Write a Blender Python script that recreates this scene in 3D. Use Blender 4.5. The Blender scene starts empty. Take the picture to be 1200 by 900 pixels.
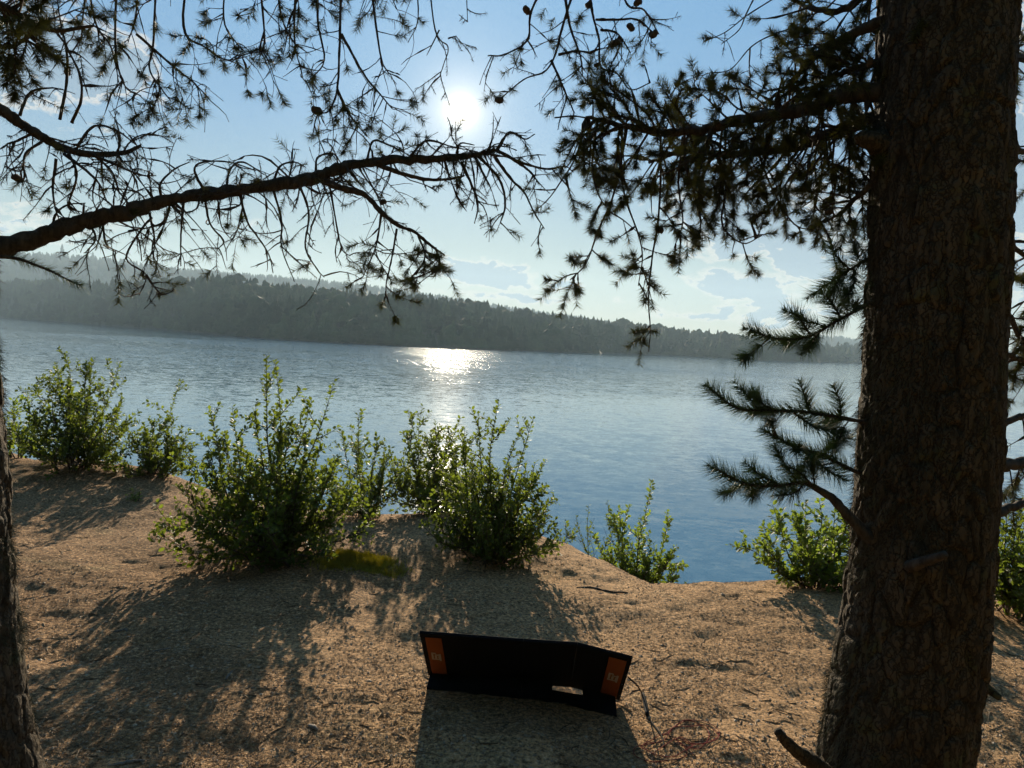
import bpy, math, random
import numpy as np
from math import radians as rad

SEED = 7
rng = np.random.default_rng(SEED)
scene = bpy.context.scene
COL = scene.collection

# ------------------------------------------------------------------ camera model
FPX = 857.0
EYE = 6.0
PITCH, ROLL = rad(3.47), rad(3.1)
cp, sp, cr, sr = math.cos(PITCH), math.sin(PITCH), math.cos(ROLL), math.sin(ROLL)
FWD = np.array([0, cp, -sp]); R0 = np.array([1.0, 0, 0]); U0 = np.array([0, sp, cp])
RGT = cr * R0 + sr * U0
UPV = -sr * R0 + cr * U0
CAM = np.array([0, 0, EYE])

def ray(px, py):
    return FWD + RGT * ((px - 600) / FPX) - UPV * ((py - 450) / FPX)

def P(px, py, d):
    return CAM + ray(px, py) * d

SUN = ray(540, 130); SUN = SUN / np.linalg.norm(SUN)
SUN_EL = math.asin(SUN[2]); SUN_AZ = math.atan2(SUN[0], SUN[1])

# ------------------------------------------------------------------ noise
def _h(ix, iy, iz, seed):
    n = (ix * 374761393 + iy * 668265263 + iz * 1440662683 + seed * 1274126177) & 0xffffffff
    n = ((n ^ (n >> 13)) * 1274126177) & 0xffffffff
    return ((n ^ (n >> 16)) & 0xffff) / 32767.5 - 1.0

def vnoise(p, seed=0):
    p = np.asarray(p, float)
    i = np.floor(p).astype(np.int64); f = p - i
    u = f * f * f * (f * (f * 6 - 15) + 10)
    x, y, z = i[..., 0], i[..., 1], i[..., 2]
    r = 0
    for dx in (0, 1):
        wx = u[..., 0] if dx else 1 - u[..., 0]
        for dy in (0, 1):
            wy = u[..., 1] if dy else 1 - u[..., 1]
            for dz in (0, 1):
                wz = u[..., 2] if dz else 1 - u[..., 2]
                r = r + wx * wy * wz * _h(x + dx, y + dy, z + dz, seed)
    return r

def fbm2(x, y, sc, octv=4, seed=0, gain=0.5):
    r = 0; a = 1.0
    for k in range(octv):
        r = r + a * vnoise(np.stack([x * sc, y * sc, np.full_like(x, 3.7 * k)], -1), seed + k)
        a *= gain; sc *= 2.03
    return r

def sstep(a, b, x):
    t = np.clip((x - a) / (b - a), 0, 1)
    return t * t * (3 - 2 * t)

# ------------------------------------------------------------------ mesh helpers
class MB:
    def __init__(self):
        self.V = []; self.F = {3: [], 4: []}; self.n = 0
    def add(self, V, F):
        V = np.asarray(V, float).reshape(-1, 3); F = np.asarray(F, np.int64)
        self.V.append(V); self.F[F.shape[1]].append(F + self.n); self.n += len(V)
    def add2(self, V, Fs):
        V = np.asarray(V, float).reshape(-1, 3); self.V.append(V)
        for F in Fs:
            F = np.asarray(F, np.int64); self.F[F.shape[1]].append(F + self.n)
        self.n += len(V)
    def build(self, name, mat, parent=None, smooth=True, loc=None):
        if self.n == 0:
            return None
        V = np.concatenate(self.V)
        org = np.zeros(3)
        if parent is not None:
            q = parent
            while q is not None:
                org = org + np.array(q.location); q = q.parent
        if loc is not None:
            org = org + np.array(loc)
        V = V - org
        me = bpy.data.meshes.new(name)
        me.vertices.add(len(V)); me.vertices.foreach_set('co', V.astype(np.float32).ravel())
        loops = []; tot = []
        for k in (3, 4):
            if self.F[k]:
                F = np.concatenate(self.F[k]); loops.append(F.ravel()); tot.append(np.full(len(F), k))
        loops = np.concatenate(loops).astype(np.int32); tot = np.concatenate(tot).astype(np.int32)
        st = np.concatenate([[0], np.cumsum(tot)[:-1]]).astype(np.int32)
        me.loops.add(len(loops)); me.loops.foreach_set('vertex_index', loops)
        me.polygons.add(len(tot)); me.polygons.foreach_set('loop_start', st); me.polygons.foreach_set('loop_total', tot)
        me.polygons.foreach_set('use_smooth', np.full(len(tot), smooth))
        me.update(calc_edges=True); me.validate()
        me.materials.append(mat)
        o = bpy.data.objects.new(name, me); COL.objects.link(o)
        if loc is not None:
            o.location = loc
        if parent is not None:
            o.parent = parent
        return o

def thing(name, label, cat, loc, group=None):
    o = bpy.data.objects.new(name, None); COL.objects.link(o)
    o.location = loc; o.empty_display_size = 0.1
    return tag(o, label, cat, group)

def tag(o, label=None, cat=None, group=None, kind=None):
    if label: o['label'] = label
    if cat: o['category'] = cat
    if group: o['group'] = group
    if kind: o['kind'] = kind
    return o

def norm(v):
    v = np.asarray(v, float)
    return v / np.maximum(np.linalg.norm(v, axis=-1, keepdims=True), 1e-9)

def tube(path, rad_, sides=6, lump=0.0, cap=True):
    path = np.asarray(path, float); n = len(path)
    r = np.broadcast_to(np.asarray(rad_, float), (n,))
    T = np.gradient(path, axis=0); T = norm(T)
    m = np.abs(T.mean(0)); ref = np.zeros(3); ref[int(np.argmin(m))] = 1.0
    A = norm(np.cross(T, ref)); B = np.cross(T, A)
    a = np.arange(sides) * 2 * math.pi / sides
    rr = r[:, None] * np.ones(sides)[None]
    if lump:
        rr = rr * (1 + lump * rng.uniform(-1, 1, (n, sides)))
    V = path[:, None] + rr[..., None] * (np.cos(a)[None, :, None] * A[:, None] + np.sin(a)[None, :, None] * B[:, None])
    V = V.reshape(-1, 3)
    i = np.arange(n - 1)[:, None] * sides; j = np.arange(sides)[None]; j2 = (j + 1) % sides
    F = np.stack([i + j, i + j2, i + sides + j2, i + sides + j], -1).reshape(-1, 4)
    Fs = [F]
    if cap:
        V = np.concatenate([V, path[:1] , path[-1:] + T[-1:] * r[-1] * 0.5])
        c0, c1 = len(V) - 2, len(V) - 1
        jj = np.arange(sides); jn = (jj + 1) % sides
        Fs.append(np.concatenate([np.stack([np.full(sides, c0), jn, jj], -1),
                                  np.stack([np.full(sides, c1), (n - 1) * sides + jj, (n - 1) * sides + jn], -1)]))
    return V, Fs

def crom(pts, per=6):
    p = np.asarray(pts, float)
    p = np.concatenate([2 * p[:1] - p[1:2], p, 2 * p[-1:] - p[-2:-1]])
    t = (np.arange(per) / per)[:, None]
    out = []
    for k in range(1, len(p) - 2):
        a, b, c, d = p[k - 1], p[k], p[k + 1], p[k + 2]
        out.append(0.5 * (2 * b + (c - a) * t + (2 * a - 5 * b + 4 * c - d) * t ** 2 + (3 * b - a - 3 * c + d) * t ** 3))
    out.append(p[-2:-1])
    return np.concatenate(out)

# ------------------------------------------------------------------ materials
class NT:
    def __init__(self, name):
        self.m = bpy.data.materials.new(name); self.m.use_nodes = True
        self.t = self.m.node_tree; self.t.nodes.clear()
        self.out = self.n('ShaderNodeOutputMaterial')
    def n(self, typ, **kw):
        nd = self.t.nodes.new(typ)
        for k, v in kw.items():
            setattr(nd, k, v)
        return nd
    def l(self, a, b):
        self.t.links.new(a, b)
    def val(self, node, sock, v):
        if hasattr(v, 'is_linked'):
            self.l(v, node.inputs[sock])
        else:
            node.inputs[sock].default_value = v
    def coord(self, kind='Object'):
        return self.n('ShaderNodeTexCoord').outputs[kind]
    def mapping(self, vec, scale=(1, 1, 1), rot=(0, 0, 0)):
        mp = self.n('ShaderNodeMapping'); self.l(vec, mp.inputs['Vector'])
        mp.inputs['Scale'].default_value = scale; mp.inputs['Rotation'].default_value = rot
        return mp.outputs[0]
    def noise(self, vec, scale, detail=4, rough=0.55, dist=0.0):
        nd = self.n('ShaderNodeTexNoise'); self.l(vec, nd.inputs['Vector'])
        nd.inputs['Scale'].default_value = scale; nd.inputs['Detail'].default_value = detail
        nd.inputs['Roughness'].default_value = rough; nd.inputs['Distortion'].default_value = dist
        return nd.outputs['Fac']
    def ramp(self, fac, stops):
        nd = self.n('ShaderNodeValToRGB'); self.l(fac, nd.inputs[0])
        e = nd.color_ramp.elements
        while len(e) < len(stops): e.new(0.5)
        for el, (p, c) in zip(e, stops):
            el.position = p; el.color = (c, c, c, 1) if not isinstance(c, tuple) else (*c, 1)
        return nd.outputs[0]
    def mix(self, fac, a, b, blend='MIX'):
        nd = self.n('ShaderNodeMix', data_type='RGBA', blend_type=blend)
        self.val(nd, 0, fac)
        for s, v in ((6, a), (7, b)):
            self.val(nd, s, v if hasattr(v, 'is_linked') else (*v, 1))
        return nd.outputs[2]
    def math(self, op, a, b=0.0, c=None, clamp=False):
        nd = self.n('ShaderNodeMath', operation=op, use_clamp=clamp)
        self.val(nd, 0, a); self.val(nd, 1, b)
        if c is not None: self.val(nd, 2, c)
        return nd.outputs[0]
    def bump(self, h, dist, strength=1.0, normal=None):
        nd = self.n('ShaderNodeBump'); self.l(h, nd.inputs['Height'])
        nd.inputs['Distance'].default_value = dist; nd.inputs['Strength'].default_value = strength
        if normal is not None: self.l(normal, nd.inputs['Normal'])
        return nd.outputs[0]
    def pbr(self, col, rough=0.8, normal=None, spec=0.3, **kw):
        b = self.n('ShaderNodeBsdfPrincipled')
        self.val(b, 'Base Color', col if hasattr(col, 'is_linked') else (*col, 1))
        self.val(b, 'Roughness', rough); b.inputs['Specular IOR Level'].default_value = spec
        for k, v in kw.items(): b.inputs[k].default_value = v
        if normal is not None: self.l(normal, b.inputs['Normal'])
        return b.outputs[0]
    def done(self, sh):
        self.l(sh, self.out.inputs['Surface']); return self.m

def leaf_mat(name, c1, c2, tr, trans=0.5, rough=0.55, spec=0.15):
    t = NT(name)
    rnd = t.n('ShaderNodeNewGeometry').outputs['Random Per Island']
    col = t.mix(rnd, c1, c2)
    tcol = t.mix(rnd, tuple(0.7 * v for v in tr), tr)
    b = t.pbr(col, rough, spec=spec)
    d = t.n('ShaderNodeBsdfTranslucent'); t.l(tcol, d.inputs['Color'])
    mx = t.n('ShaderNodeMixShader'); mx.inputs[0].default_value = trans
    t.l(b, mx.inputs[1]); t.l(d.outputs[0], mx.inputs[2])
    return t.done(mx.outputs[0])

def bark_mat(name, dark, light, scale=18.0, bump=0.006, moss=None, crack=0.0):
    t = NT(name); v = t.coord()
    s = t.mapping(v, (1, 1, 0.35))
    n1 = t.noise(s, scale, 6, 0.65); n2 = t.noise(s, scale * 4, 5, 0.7)
    col = t.mix(t.ramp(n1, [(0.35, 0.0), (0.7, 1.0)]), dark, light)
    if moss:
        ms = t.ramp(t.noise(v, scale * 0.35, 4), [(0.56, 0.0), (0.68, 0.75)])
        col = t.mix(ms, col, moss)
    h = t.math('ADD', n1, t.math('MULTIPLY', n2, 0.5))
    if crack:
        vo = t.n('ShaderNodeTexVoronoi', feature='DISTANCE_TO_EDGE'); wob = t.n('ShaderNodeVectorMath', operation='ADD'); t.l(t.mapping(v, (1, 1, 0.13)), wob.inputs[0])
        nz = t.n('ShaderNodeTexNoise'); t.l(v, nz.inputs['Vector']); nz.inputs['Scale'].default_value = 40; nz.inputs['Detail'].default_value = 5
        ns = t.n('ShaderNodeVectorMath', operation='SCALE'); t.l(nz.outputs['Color'], ns.inputs[0]); ns.inputs['Scale'].default_value = 0.045; t.l(ns.outputs[0], wob.inputs[1])
        t.l(wob.outputs[0], vo.inputs['Vector']); vo.inputs['Scale'].default_value = crack
        ck = t.ramp(vo.outputs['Distance'], [(0.0, 0.0), (0.16, 1.0)])
        col = t.mix(ck, tuple(0.75 * q for q in dark), col)
        h = t.math('ADD', h, t.math('MULTIPLY', ck, 0.35))
    return t.done(t.pbr(col, 0.9, t.bump(h, bump), 0.15))

def sand_mat():
    t = NT('sandy_soil'); v = t.coord()
    big = t.noise(v, 0.55, 5, 0.6, 0.4)
    mid = t.noise(v, 3.1, 6, 0.65, 0.3)
    fine = t.noise(v, 55.0, 4, 0.7)
    grain = t.noise(v, 170.0, 3, 0.75)
    clod = t.noise(v, 30.0, 5, 0.7, 0.5)
    c = t.mix(t.ramp(mid, [(0.3, 0.0), (0.7, 1.0)]), (0.46, 0.262, 0.118), (0.66, 0.395, 0.19))
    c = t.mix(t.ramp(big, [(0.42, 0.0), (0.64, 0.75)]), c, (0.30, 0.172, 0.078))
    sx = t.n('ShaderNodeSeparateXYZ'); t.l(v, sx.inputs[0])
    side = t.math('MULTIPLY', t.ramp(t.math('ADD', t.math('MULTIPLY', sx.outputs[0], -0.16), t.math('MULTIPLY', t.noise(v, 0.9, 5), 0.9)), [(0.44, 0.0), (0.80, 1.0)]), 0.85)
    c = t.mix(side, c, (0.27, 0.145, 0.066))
    mossy = t.ramp(t.noise(v, 1.3, 6, 0.7, 0.8), [(0.58, 0.0), (0.68, 0.5)])
    c = t.mix(mossy, c, (0.23, 0.195, 0.09))
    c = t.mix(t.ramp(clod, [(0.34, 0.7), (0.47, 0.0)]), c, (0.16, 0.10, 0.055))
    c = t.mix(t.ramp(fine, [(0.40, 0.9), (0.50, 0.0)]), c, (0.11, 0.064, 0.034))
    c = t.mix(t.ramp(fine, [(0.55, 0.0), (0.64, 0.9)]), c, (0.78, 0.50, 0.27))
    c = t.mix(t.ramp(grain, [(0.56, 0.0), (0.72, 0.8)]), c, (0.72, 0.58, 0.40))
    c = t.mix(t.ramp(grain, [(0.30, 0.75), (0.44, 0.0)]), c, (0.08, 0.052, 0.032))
    h = t.math('ADD', t.math('MULTIPLY', clod, 1.0), t.math('MULTIPLY', grain, 0.5))
    h = t.math('ADD', h, t.math('MULTIPLY', fine, 0.9))
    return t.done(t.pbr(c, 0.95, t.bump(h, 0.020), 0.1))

def water_mat():
    t = NT('lake_water'); v = t.coord()
    # ripples as a field of surface slopes: metre-long swell down to cat's-paws
    def slope(scale, rot, stretch, amp, det):
        nd = t.n('ShaderNodeTexNoise'); t.l(t.mapping(v, (1, stretch, 1), (0, 0, rad(rot))), nd.inputs['Vector'])
        nd.inputs['Scale'].default_value = scale; nd.inputs['Detail'].default_value = det; nd.inputs['Roughness'].default_value = 0.6; nd.inputs['Distortion'].default_value = 0.3
        q = t.n('ShaderNodeVectorMath', operation='SUBTRACT'); t.l(nd.outputs['Color'], q.inputs[0]); q.inputs[1].default_value = (0.5, 0.5, 0.5)
        m = t.n('ShaderNodeVectorMath', operation='SCALE'); t.l(q.outputs[0], m.inputs[0]); m.inputs['Scale'].default_value = amp
        return m.outputs[0]
    def vadd(a, b):
        q = t.n('ShaderNodeVectorMath', operation='ADD'); t.l(a, q.inputs[0]); t.l(b, q.inputs[1]); return q.outputs[0]
    sl = vadd(vadd(slope(0.55, 8, 1.8, 0.20, 3), slope(1.9, -20, 1.8, 0.34, 3)), slope(8.0, 30, 1.4, 0.26, 3))
    # calmer and rougher wind lanes lying across the lake
    lane = t.noise(t.mapping(v, (0.22, 1.0, 1), (0, 0, rad(-4))), 0.03, 4, 0.55, 0.5)
    sx = t.n('ShaderNodeSeparateXYZ'); t.l(v, sx.inputs[0])
    # a breeze ruffles the water off the far shore; the bay in front lies calmer
    off = t.ramp(t.math('ADD', t.math('MULTIPLY', sx.outputs[1], 0.004), t.math('MULTIPLY', lane, 0.3)), [(0.46, 0.42), (0.64, 0.85)])
    gx = t.math('DIVIDE', t.math('SUBTRACT', sx.outputs[0], -30.0), 105.0); gy = t.math('DIVIDE', t.math('SUBTRACT', sx.outputs[1], 260.0), 150.0)
    gust = t.math('POWER', 2.718, t.math('MULTIPLY', t.math('ADD', t.math('MULTIPLY', gx, gx), t.math('MULTIPLY', gy, gy)), -1.0))
    gust = t.ramp(t.math('ADD', gust, t.math('MULTIPLY', t.math('SUBTRACT', lane, 0.5), 0.8)), [(0.25, 0.0), (0.75, 1.0)])
    off = t.math('ADD', off, t.math('MULTIPLY', gust, 1.7))
    k = t.math('MULTIPLY', t.ramp(lane, [(0.34, 0.7), (0.58, 1.0)]), off)
    sc = t.n('ShaderNodeVectorMath', operation='SCALE'); t.l(sl, sc.inputs[0]); t.l(t.math('MULTIPLY', k, WAVE), sc.inputs['Scale'])
    fl = t.n('ShaderNodeVectorMath', operation='MULTIPLY'); t.l(sc.outputs[0], fl.inputs[0]); fl.inputs[1].default_value = (1, 1, 0)
    up = t.n('ShaderNodeVectorMath', operation='ADD'); t.l(fl.outputs[0], up.inputs[0]); up.inputs[1].default_value = (0, 0, 1)
    nn = t.n('ShaderNodeVectorMath', operation='NORMALIZE'); t.l(up.outputs[0], nn.inputs[0]); nrm = nn.outputs[0]
    bs = t.pbr((0.048, 0.128, 0.195), 0.06, nrm, 0.65, IOR=1.333)
    return t.done(bs)
WAVE = 1.0

M = {}
M['sand'] = sand_mat()
M['water'] = water_mat()
M['bark'] = bark_mat('pine_bark', (0.052, 0.040, 0.026), (0.14, 0.104, 0.068), 26, 0.010, (0.085, 0.088, 0.038), 62.0)
M['twig'] = bark_mat('twig_bark', (0.032, 0.026, 0.022), (0.10, 0.082, 0.066), 60, 0.002)
M['stem'] = bark_mat('shrub_bark', (0.05, 0.038, 0.03), (0.14, 0.11, 0.085), 50, 0.001)
M['needle'] = leaf_mat('pine_needles', (0.055, 0.07, 0.03), (0.11, 0.115, 0.045), (0.30, 0.30, 0.10), 0.5)
M['needle_far'] = leaf_mat('pine_needles_fresh', (0.06, 0.095, 0.05), (0.11, 0.15, 0.08), (0.20, 0.27, 0.10), 0.45)
M['lichen'] = leaf_mat('hanging_lichen', (0.07, 0.075, 0.05), (0.12, 0.115, 0.075), (0.12, 0.11, 0.06), 0.35, 0.9, 0.1)
M['cone'] = bark_mat('cone_scales', (0.05, 0.038, 0.028), (0.14, 0.1, 0.07), 120, 0.003)
M['leaf'] = leaf_mat('alder_leaves', (0.04, 0.07, 0.018), (0.075, 0.11, 0.026), (0.21, 0.27, 0.026), 0.46, 0.55, 0.14)
M['leaf_birch'] = leaf_mat('sapling_leaves', (0.05, 0.09, 0.02), (0.085, 0.125, 0.03), (0.26, 0.35, 0.035), 0.48, 0.55, 0.14)
M['moss'] = leaf_mat('ground_moss', (0.26, 0.25, 0.04), (0.52, 0.46, 0.07), (0.6, 0.54, 0.06), 0.45, 0.9, 0.1)
M['hillsoil'] = bark_mat('hill_soil', (0.03, 0.04, 0.018), (0.05, 0.06, 0.03), 0.05, 0.5)
def forest_mat():
    t = NT('forest_foliage'); v = t.coord(); r_ = t.n('ShaderNodeNewGeometry').outputs['Random Per Island']
    f = t.math('ADD', t.ramp(t.noise(v, 0.035, 5, 0.65), [(0.38, 0.0), (0.66, 0.8)]), t.math('MULTIPLY', r_, 0.2))
    return t.done(t.pbr(t.mix(f, (0.014, 0.026, 0.013), (0.075, 0.105, 0.035)), 0.85, None, 0.08))
M['forest'] = forest_mat()
M['litter'] = leaf_mat('dry_needle_litter', (0.07, 0.042, 0.024), (0.42, 0.29, 0.17), (0.2, 0.12, 0.06), 0.15, 0.8, 0.2)

def pebble_mat():
    t = NT('pebbles'); r = t.n('ShaderNodeNewGeometry').outputs['Random Per Island']
    return t.done(t.pbr(t.mix(r, (0.16, 0.11, 0.07), (0.45, 0.36, 0.26)), 0.8, None, 0.3))
M['pebble'] = pebble_mat()

def fabric_mat(name, c, sc=700.0):
    t = NT(name); v = t.coord()
    n = t.noise(v, sc, 2); n2 = t.noise(v, 9.0, 4)
    col = t.mix(n2, tuple(0.75 * x for x in c), tuple(1.2 * x for x in c))
    return t.done(t.pbr(col, 0.8, t.bump(n, 0.0008), 0.05))
M['fabric'] = fabric_mat('panel_fabric', (0.009, 0.010, 0.012))
M['orange'] = fabric_mat('orange_patch', (0.26, 0.075, 0.022))
M['logo'] = fabric_mat('logo_print', (0.42, 0.38, 0.33))
def cells_mat():
    t = NT('solar_cells'); v = t.coord()
    b = t.n('ShaderNodeTexBrick', offset=0.0); t.l(v, b.inputs['Vector'])
    b.inputs['Scale'].default_value = 1.0; b.inputs['Brick Width'].default_value = 0.06; b.inputs['Row Height'].default_value = 0.06
    b.inputs['Mortar Size'].default_value = 0.0015
    b.inputs['Color1'].default_value = (0.008, 0.01, 0.025, 1); b.inputs['Color2'].default_value = (0.01, 0.012, 0.03, 1); b.inputs['Mortar'].default_value = (0.3, 0.3, 0.32, 1)
    return t.done(t.pbr(b.outputs['Color'], 0.15, None, 0.5))
M['cells'] = cells_mat()
M['redwire'] = fabric_mat('red_wire', (0.20, 0.032, 0.026), 300)
M['blackwire'] = fabric_mat('black_wire', (0.02, 0.02, 0.02), 300)
M['deadwood'] = bark_mat('dead_wood', (0.10, 0.08, 0.065), (0.32, 0.27, 0.22), 60, 0.003)

# ------------------------------------------------------------------ ground
CX = np.array([-60, -30, -14, -8, -5.4, -4.6, -3.7, -3.1, -2.2, -1.2, -.64, 0, .54, .85, 1.13, 1.6, 2.0, 2.4, 3.2, 6, 9, 14, 30, 60])
CY = np.array([30, 19, 12.5, 9.6, 8.6, 8.5, 8.2, 7.6, 7.2, 7.0, 7.1, 6.6, 6.2, 5.8, 5.3, 5.35, 5.5, 5.6, 5.6, 6, 6.5, 8, 13, 20])
BANK = 4.4
def crest(x):
    return np.interp(x, CX, CY)

def g0(x, y):
    """terrain without the small relief"""
    x = np.asarray(x, float); y = np.asarray(y, float)
    s = y - crest(x) - 0.25 * vnoise(np.stack([x * 0.8, x * 0 + 1.3, x * 0], -1), 5)
    k = 0.30
    drop = 0.72 * k * np.log1p(np.exp(np.clip(s / k, -30, 30)))
    far = np.maximum(s, 0)
    z = BANK - drop + 0.07 * fbm2(x, y, 0.45, 3, 11) * sstep(30, 5, np.hypot(x, y))
    z = z + 0.06 * np.maximum(-y, 0) ** 0.8
    z = z + 0.17 * np.exp(-((x + 4.3) / 1.2) ** 2 - ((y - 7.6) / 0.5) ** 2)
    z = z + 0.10 * np.exp(-((x + 1.65) / 0.7) ** 2 - ((y - 5.35) / 0.35) ** 2)
    z = z + 0.08 * np.exp(-((x + 0.2) / 0.5) ** 2 - ((y - 5.6) / 0.3) ** 2)
    return np.maximum(z, -2.2 - 0.1 * np.minimum(far, 3))

def gz(x, y):
    x = np.asarray(x, float); y = np.asarray(y, float)
    z = g0(x, y)
    near = sstep(16, 9, np.hypot(x, y))
    r = 0.012 * fbm2(x, y, 2.6, 2, 21) + 0.007 * fbm2(x, y, 7.0, 3, 31)
    d = fbm2(x, y, 4.1, 2, 41)
    r = r - 0.016 * sstep(0.42, 0.9, d)                       # trodden dents
    r = r + 0.0035 * fbm2(x, y, 22.0, 2, 51)
    return z + r * near

def Gp(px, py, lift=0.0):
    """where a photograph pixel meets the terrain"""
    d = ray(px, py); t = 0.5
    for _ in range(4000):
        p = CAM + d * t
        if p[2] <= float(g0(p[0], p[1])): break
        t += 0.01
    p = CAM + d * t
    return np.array([p[0], p[1], float(gz(p[0], p[1])) + lift])

def axis(lo, hi, step, far_lo, far_hi, grow=1.22):
    a = list(np.arange(lo, hi + 1e-6, step))
    s = step; q = lo; L = []
    while q > far_lo:
        s *= grow; q -= s; L.append(max(q, far_lo))
    s = step; q = hi; Rr = []
    while q < far_hi:
        s *= grow; q += s; Rr.append(min(q, far_hi))
    return np.array(L[::-1] + a + Rr)

xs = axis(-6.4, 4.4, 0.02, -90, 90); ys = axis(1.9, 8.9, 0.02, -60, 70)
X, Y = np.meshgrid(xs, ys)
Z = gz(X, Y)
nx, ny = len(xs), len(ys)
mb = MB()
idx = np.arange(nx * ny).reshape(ny, nx)
mb.add(np.stack([X, Y, Z], -1).reshape(-1, 3), np.stack([idx[:-1, :-1], idx[:-1, 1:], idx[1:, 1:], idx[1:, :-1]], -1).reshape(-1, 4))
ground = tag(mb.build('ground', M['sand']), kind='structure')

# ------------------------------------------------------------------ lake
mb = MB()
xs2 = np.linspace(-4000, 4000, 41); ys2 = np.concatenate([[3.0], np.linspace(60, 3800, 40)])
X, Y = np.meshgrid(xs2, ys2); idx = np.arange(X.size).reshape(X.shape)
mb.add(np.stack([X, Y, X * 0], -1).reshape(-1, 3), np.stack([idx[:-1, :-1], idx[:-1, 1:], idx[1:, 1:], idx[1:, :-1]], -1).reshape(-1, 4))
tag(mb.build('water', M['water']), kind='structure')

# ------------------------------------------------------------------ far shore, hills, forest
SH = np.array([(-900, 330), (-500, 344), (-200, 359), (0, 372), (100, 379.5), (200, 387), (300, 396), (380, 401), (460, 405), (600, 410.7), (700, 414),
               (790, 416.5), (850, 420), (900, 422.7), (960, 424.5), (1010, 426), (1100, 430.5), (1300, 441), (1700, 461), (2200, 487)], float)
def world_at(px, py, dist):
    """point at the horizontal distance dist on the ray through the pixel"""
    d = FWD[None] + RGT[None] * ((np.asarray(px, float) - 600) / FPX)[:, None] - UPV[None] * ((np.asarray(py, float) - 450) / FPX)[:, None]
    k = np.asarray(dist, float) / np.hypot(d[:, 0], d[:, 1])
    return CAM + d * k[:, None]
def shore_dist(px):
    py = np.interp(px, SH[:, 0], SH[:, 1])
    d = FWD[None] + RGT[None] * ((np.asarray(px, float) - 600) / FPX)[:, None] - UPV[None] * ((py - 450) / FPX)[:, None]
    t = -EYE / np.minimum(d[:, 2], -0.002)
    return np.clip(np.hypot(d[:, 0], d[:, 1]) * t, 100, 1500)
PXS = np.linspace(-900, 2200, 780)
SD = shore_dist(PXS); SD = np.convolve(np.pad(SD, 3, mode='edge'), np.ones(7) / 7, 'valid')
FR = np.array([(-900, 268), (-400, 300), (-200, 318), (0, 327), (100, 330), (190, 326), (270, 326), (300, 332), (350, 334), (430, 342), (500, 349), (560, 356), (600, 363),
               (650, 367), (700, 373.5), (750, 381), (800, 388), (850, 392.5), (900, 396), (950, 402), (1005, 405), (1100, 411), (1300, 424), (1700, 440), (2200, 466)], float)
BK = np.array([(-900, 235), (-400, 268), (-100, 291), (75, 299), (150, 307), (200, 315), (300, 323), (400, 332), (450, 338), (500, 345.5), (560, 355.5), (620, 364), (700, 376),
               (800, 392), (880, 398), (930, 396.5), (960, 393.5), (985, 394.5), (1005, 397.5), (1060, 404), (1150, 408), (1300, 418), (1700, 446), (2200, 470)], float)
TREE_H = 16.0
def hill_sheet(prof, d0, d1, th, base_z):
    """height field rising from distance d0 (at base_z) to the ridge at d1 and falling behind it"""
    py = np.interp(PXS, prof[:, 0], prof[:, 1])
    top = world_at(PXS, py, d1)[:, 2] - th
    us = np.concatenate([np.linspace(-0.25, 1, 26), np.linspace(1.1, 2.2, 8)])
    dirs = world_at(PXS, np.full_like(PXS, 400.), np.ones_like(PXS))[:, :2]
    rowsV = []
    for u in us:
        dist = d0 + (d1 - d0) * u
        if u <= 0: h = base_z + u * 12
        elif u <= 1: h = base_z + 0.6 + (top - base_z - 0.6) * (np.sin(u * math.pi / 2) ** 1.1)
        else: h = top - (u - 1) * 25
        rowsV.append(np.column_stack([dirs * dist[:, None], np.broadcast_to(h, dist.shape)]))
    return np.array(rowsV), us
front, fus = hill_sheet(FR, SD, SD + 170 + 0.1 * SD, TREE_H * 0.9, 0.0)
backd = np.interp(PXS, [-900, 0, 500, 800, 940, 1000, 2200], [2500, 2350, 2000, 2000, 2600, 2700, 2700])
back, bus = hill_sheet(BK, backd - 900, backd, 15.0, 5.0)
for nm, hs in (('hills', front), ('hills', back)):
    mb = MB(); ny, nx = hs.shape[:2]; idx = np.arange(nx * ny).reshape(ny, nx)
    mb.add(hs.reshape(-1, 3), np.stack([idx[:-1, :-1], idx[:-1, 1:], idx[1:, 1:], idx[1:, :-1]], -1).reshape(-1, 4))
    tag(mb.build(nm, M['hillsoil']), kind='structure')

def conifer_tpl(tiers, k, seed):
    """ragged tiers of boughs round a thin spire, unit height; radius about 0.17"""
    r = np.random.default_rng(seed); V = []; F = []; n = 0
    for i in range(tiers):
        u = i / tiers
        zb = 0.10 + 0.80 * u; zt = min(1.0, zb + 0.30 * (1 - u) + 0.12); rr = 0.19 * (1 - u) ** 0.8 + 0.018
        a = np.arange(k) * 2 * math.pi / k + r.uniform(0, 6)
        rad_ = rr * r.uniform(0.55, 1.25, k)
        z = zb + r.uniform(-0.04, 0.03, k)
        ring = np.column_stack([np.cos(a) * rad_, np.sin(a) * rad_, z])
        tip = np.array([[r.uniform(-.01, .01), r.uniform(-.01, .01), zt]])
        V += [ring, tip]
        j = np.arange(k); F.append(np.column_stack([n + j, n + (j + 1) % k, np.full(k, n + k)])); n += k + 1
    return np.concatenate(V), np.concatenate(F)
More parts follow.
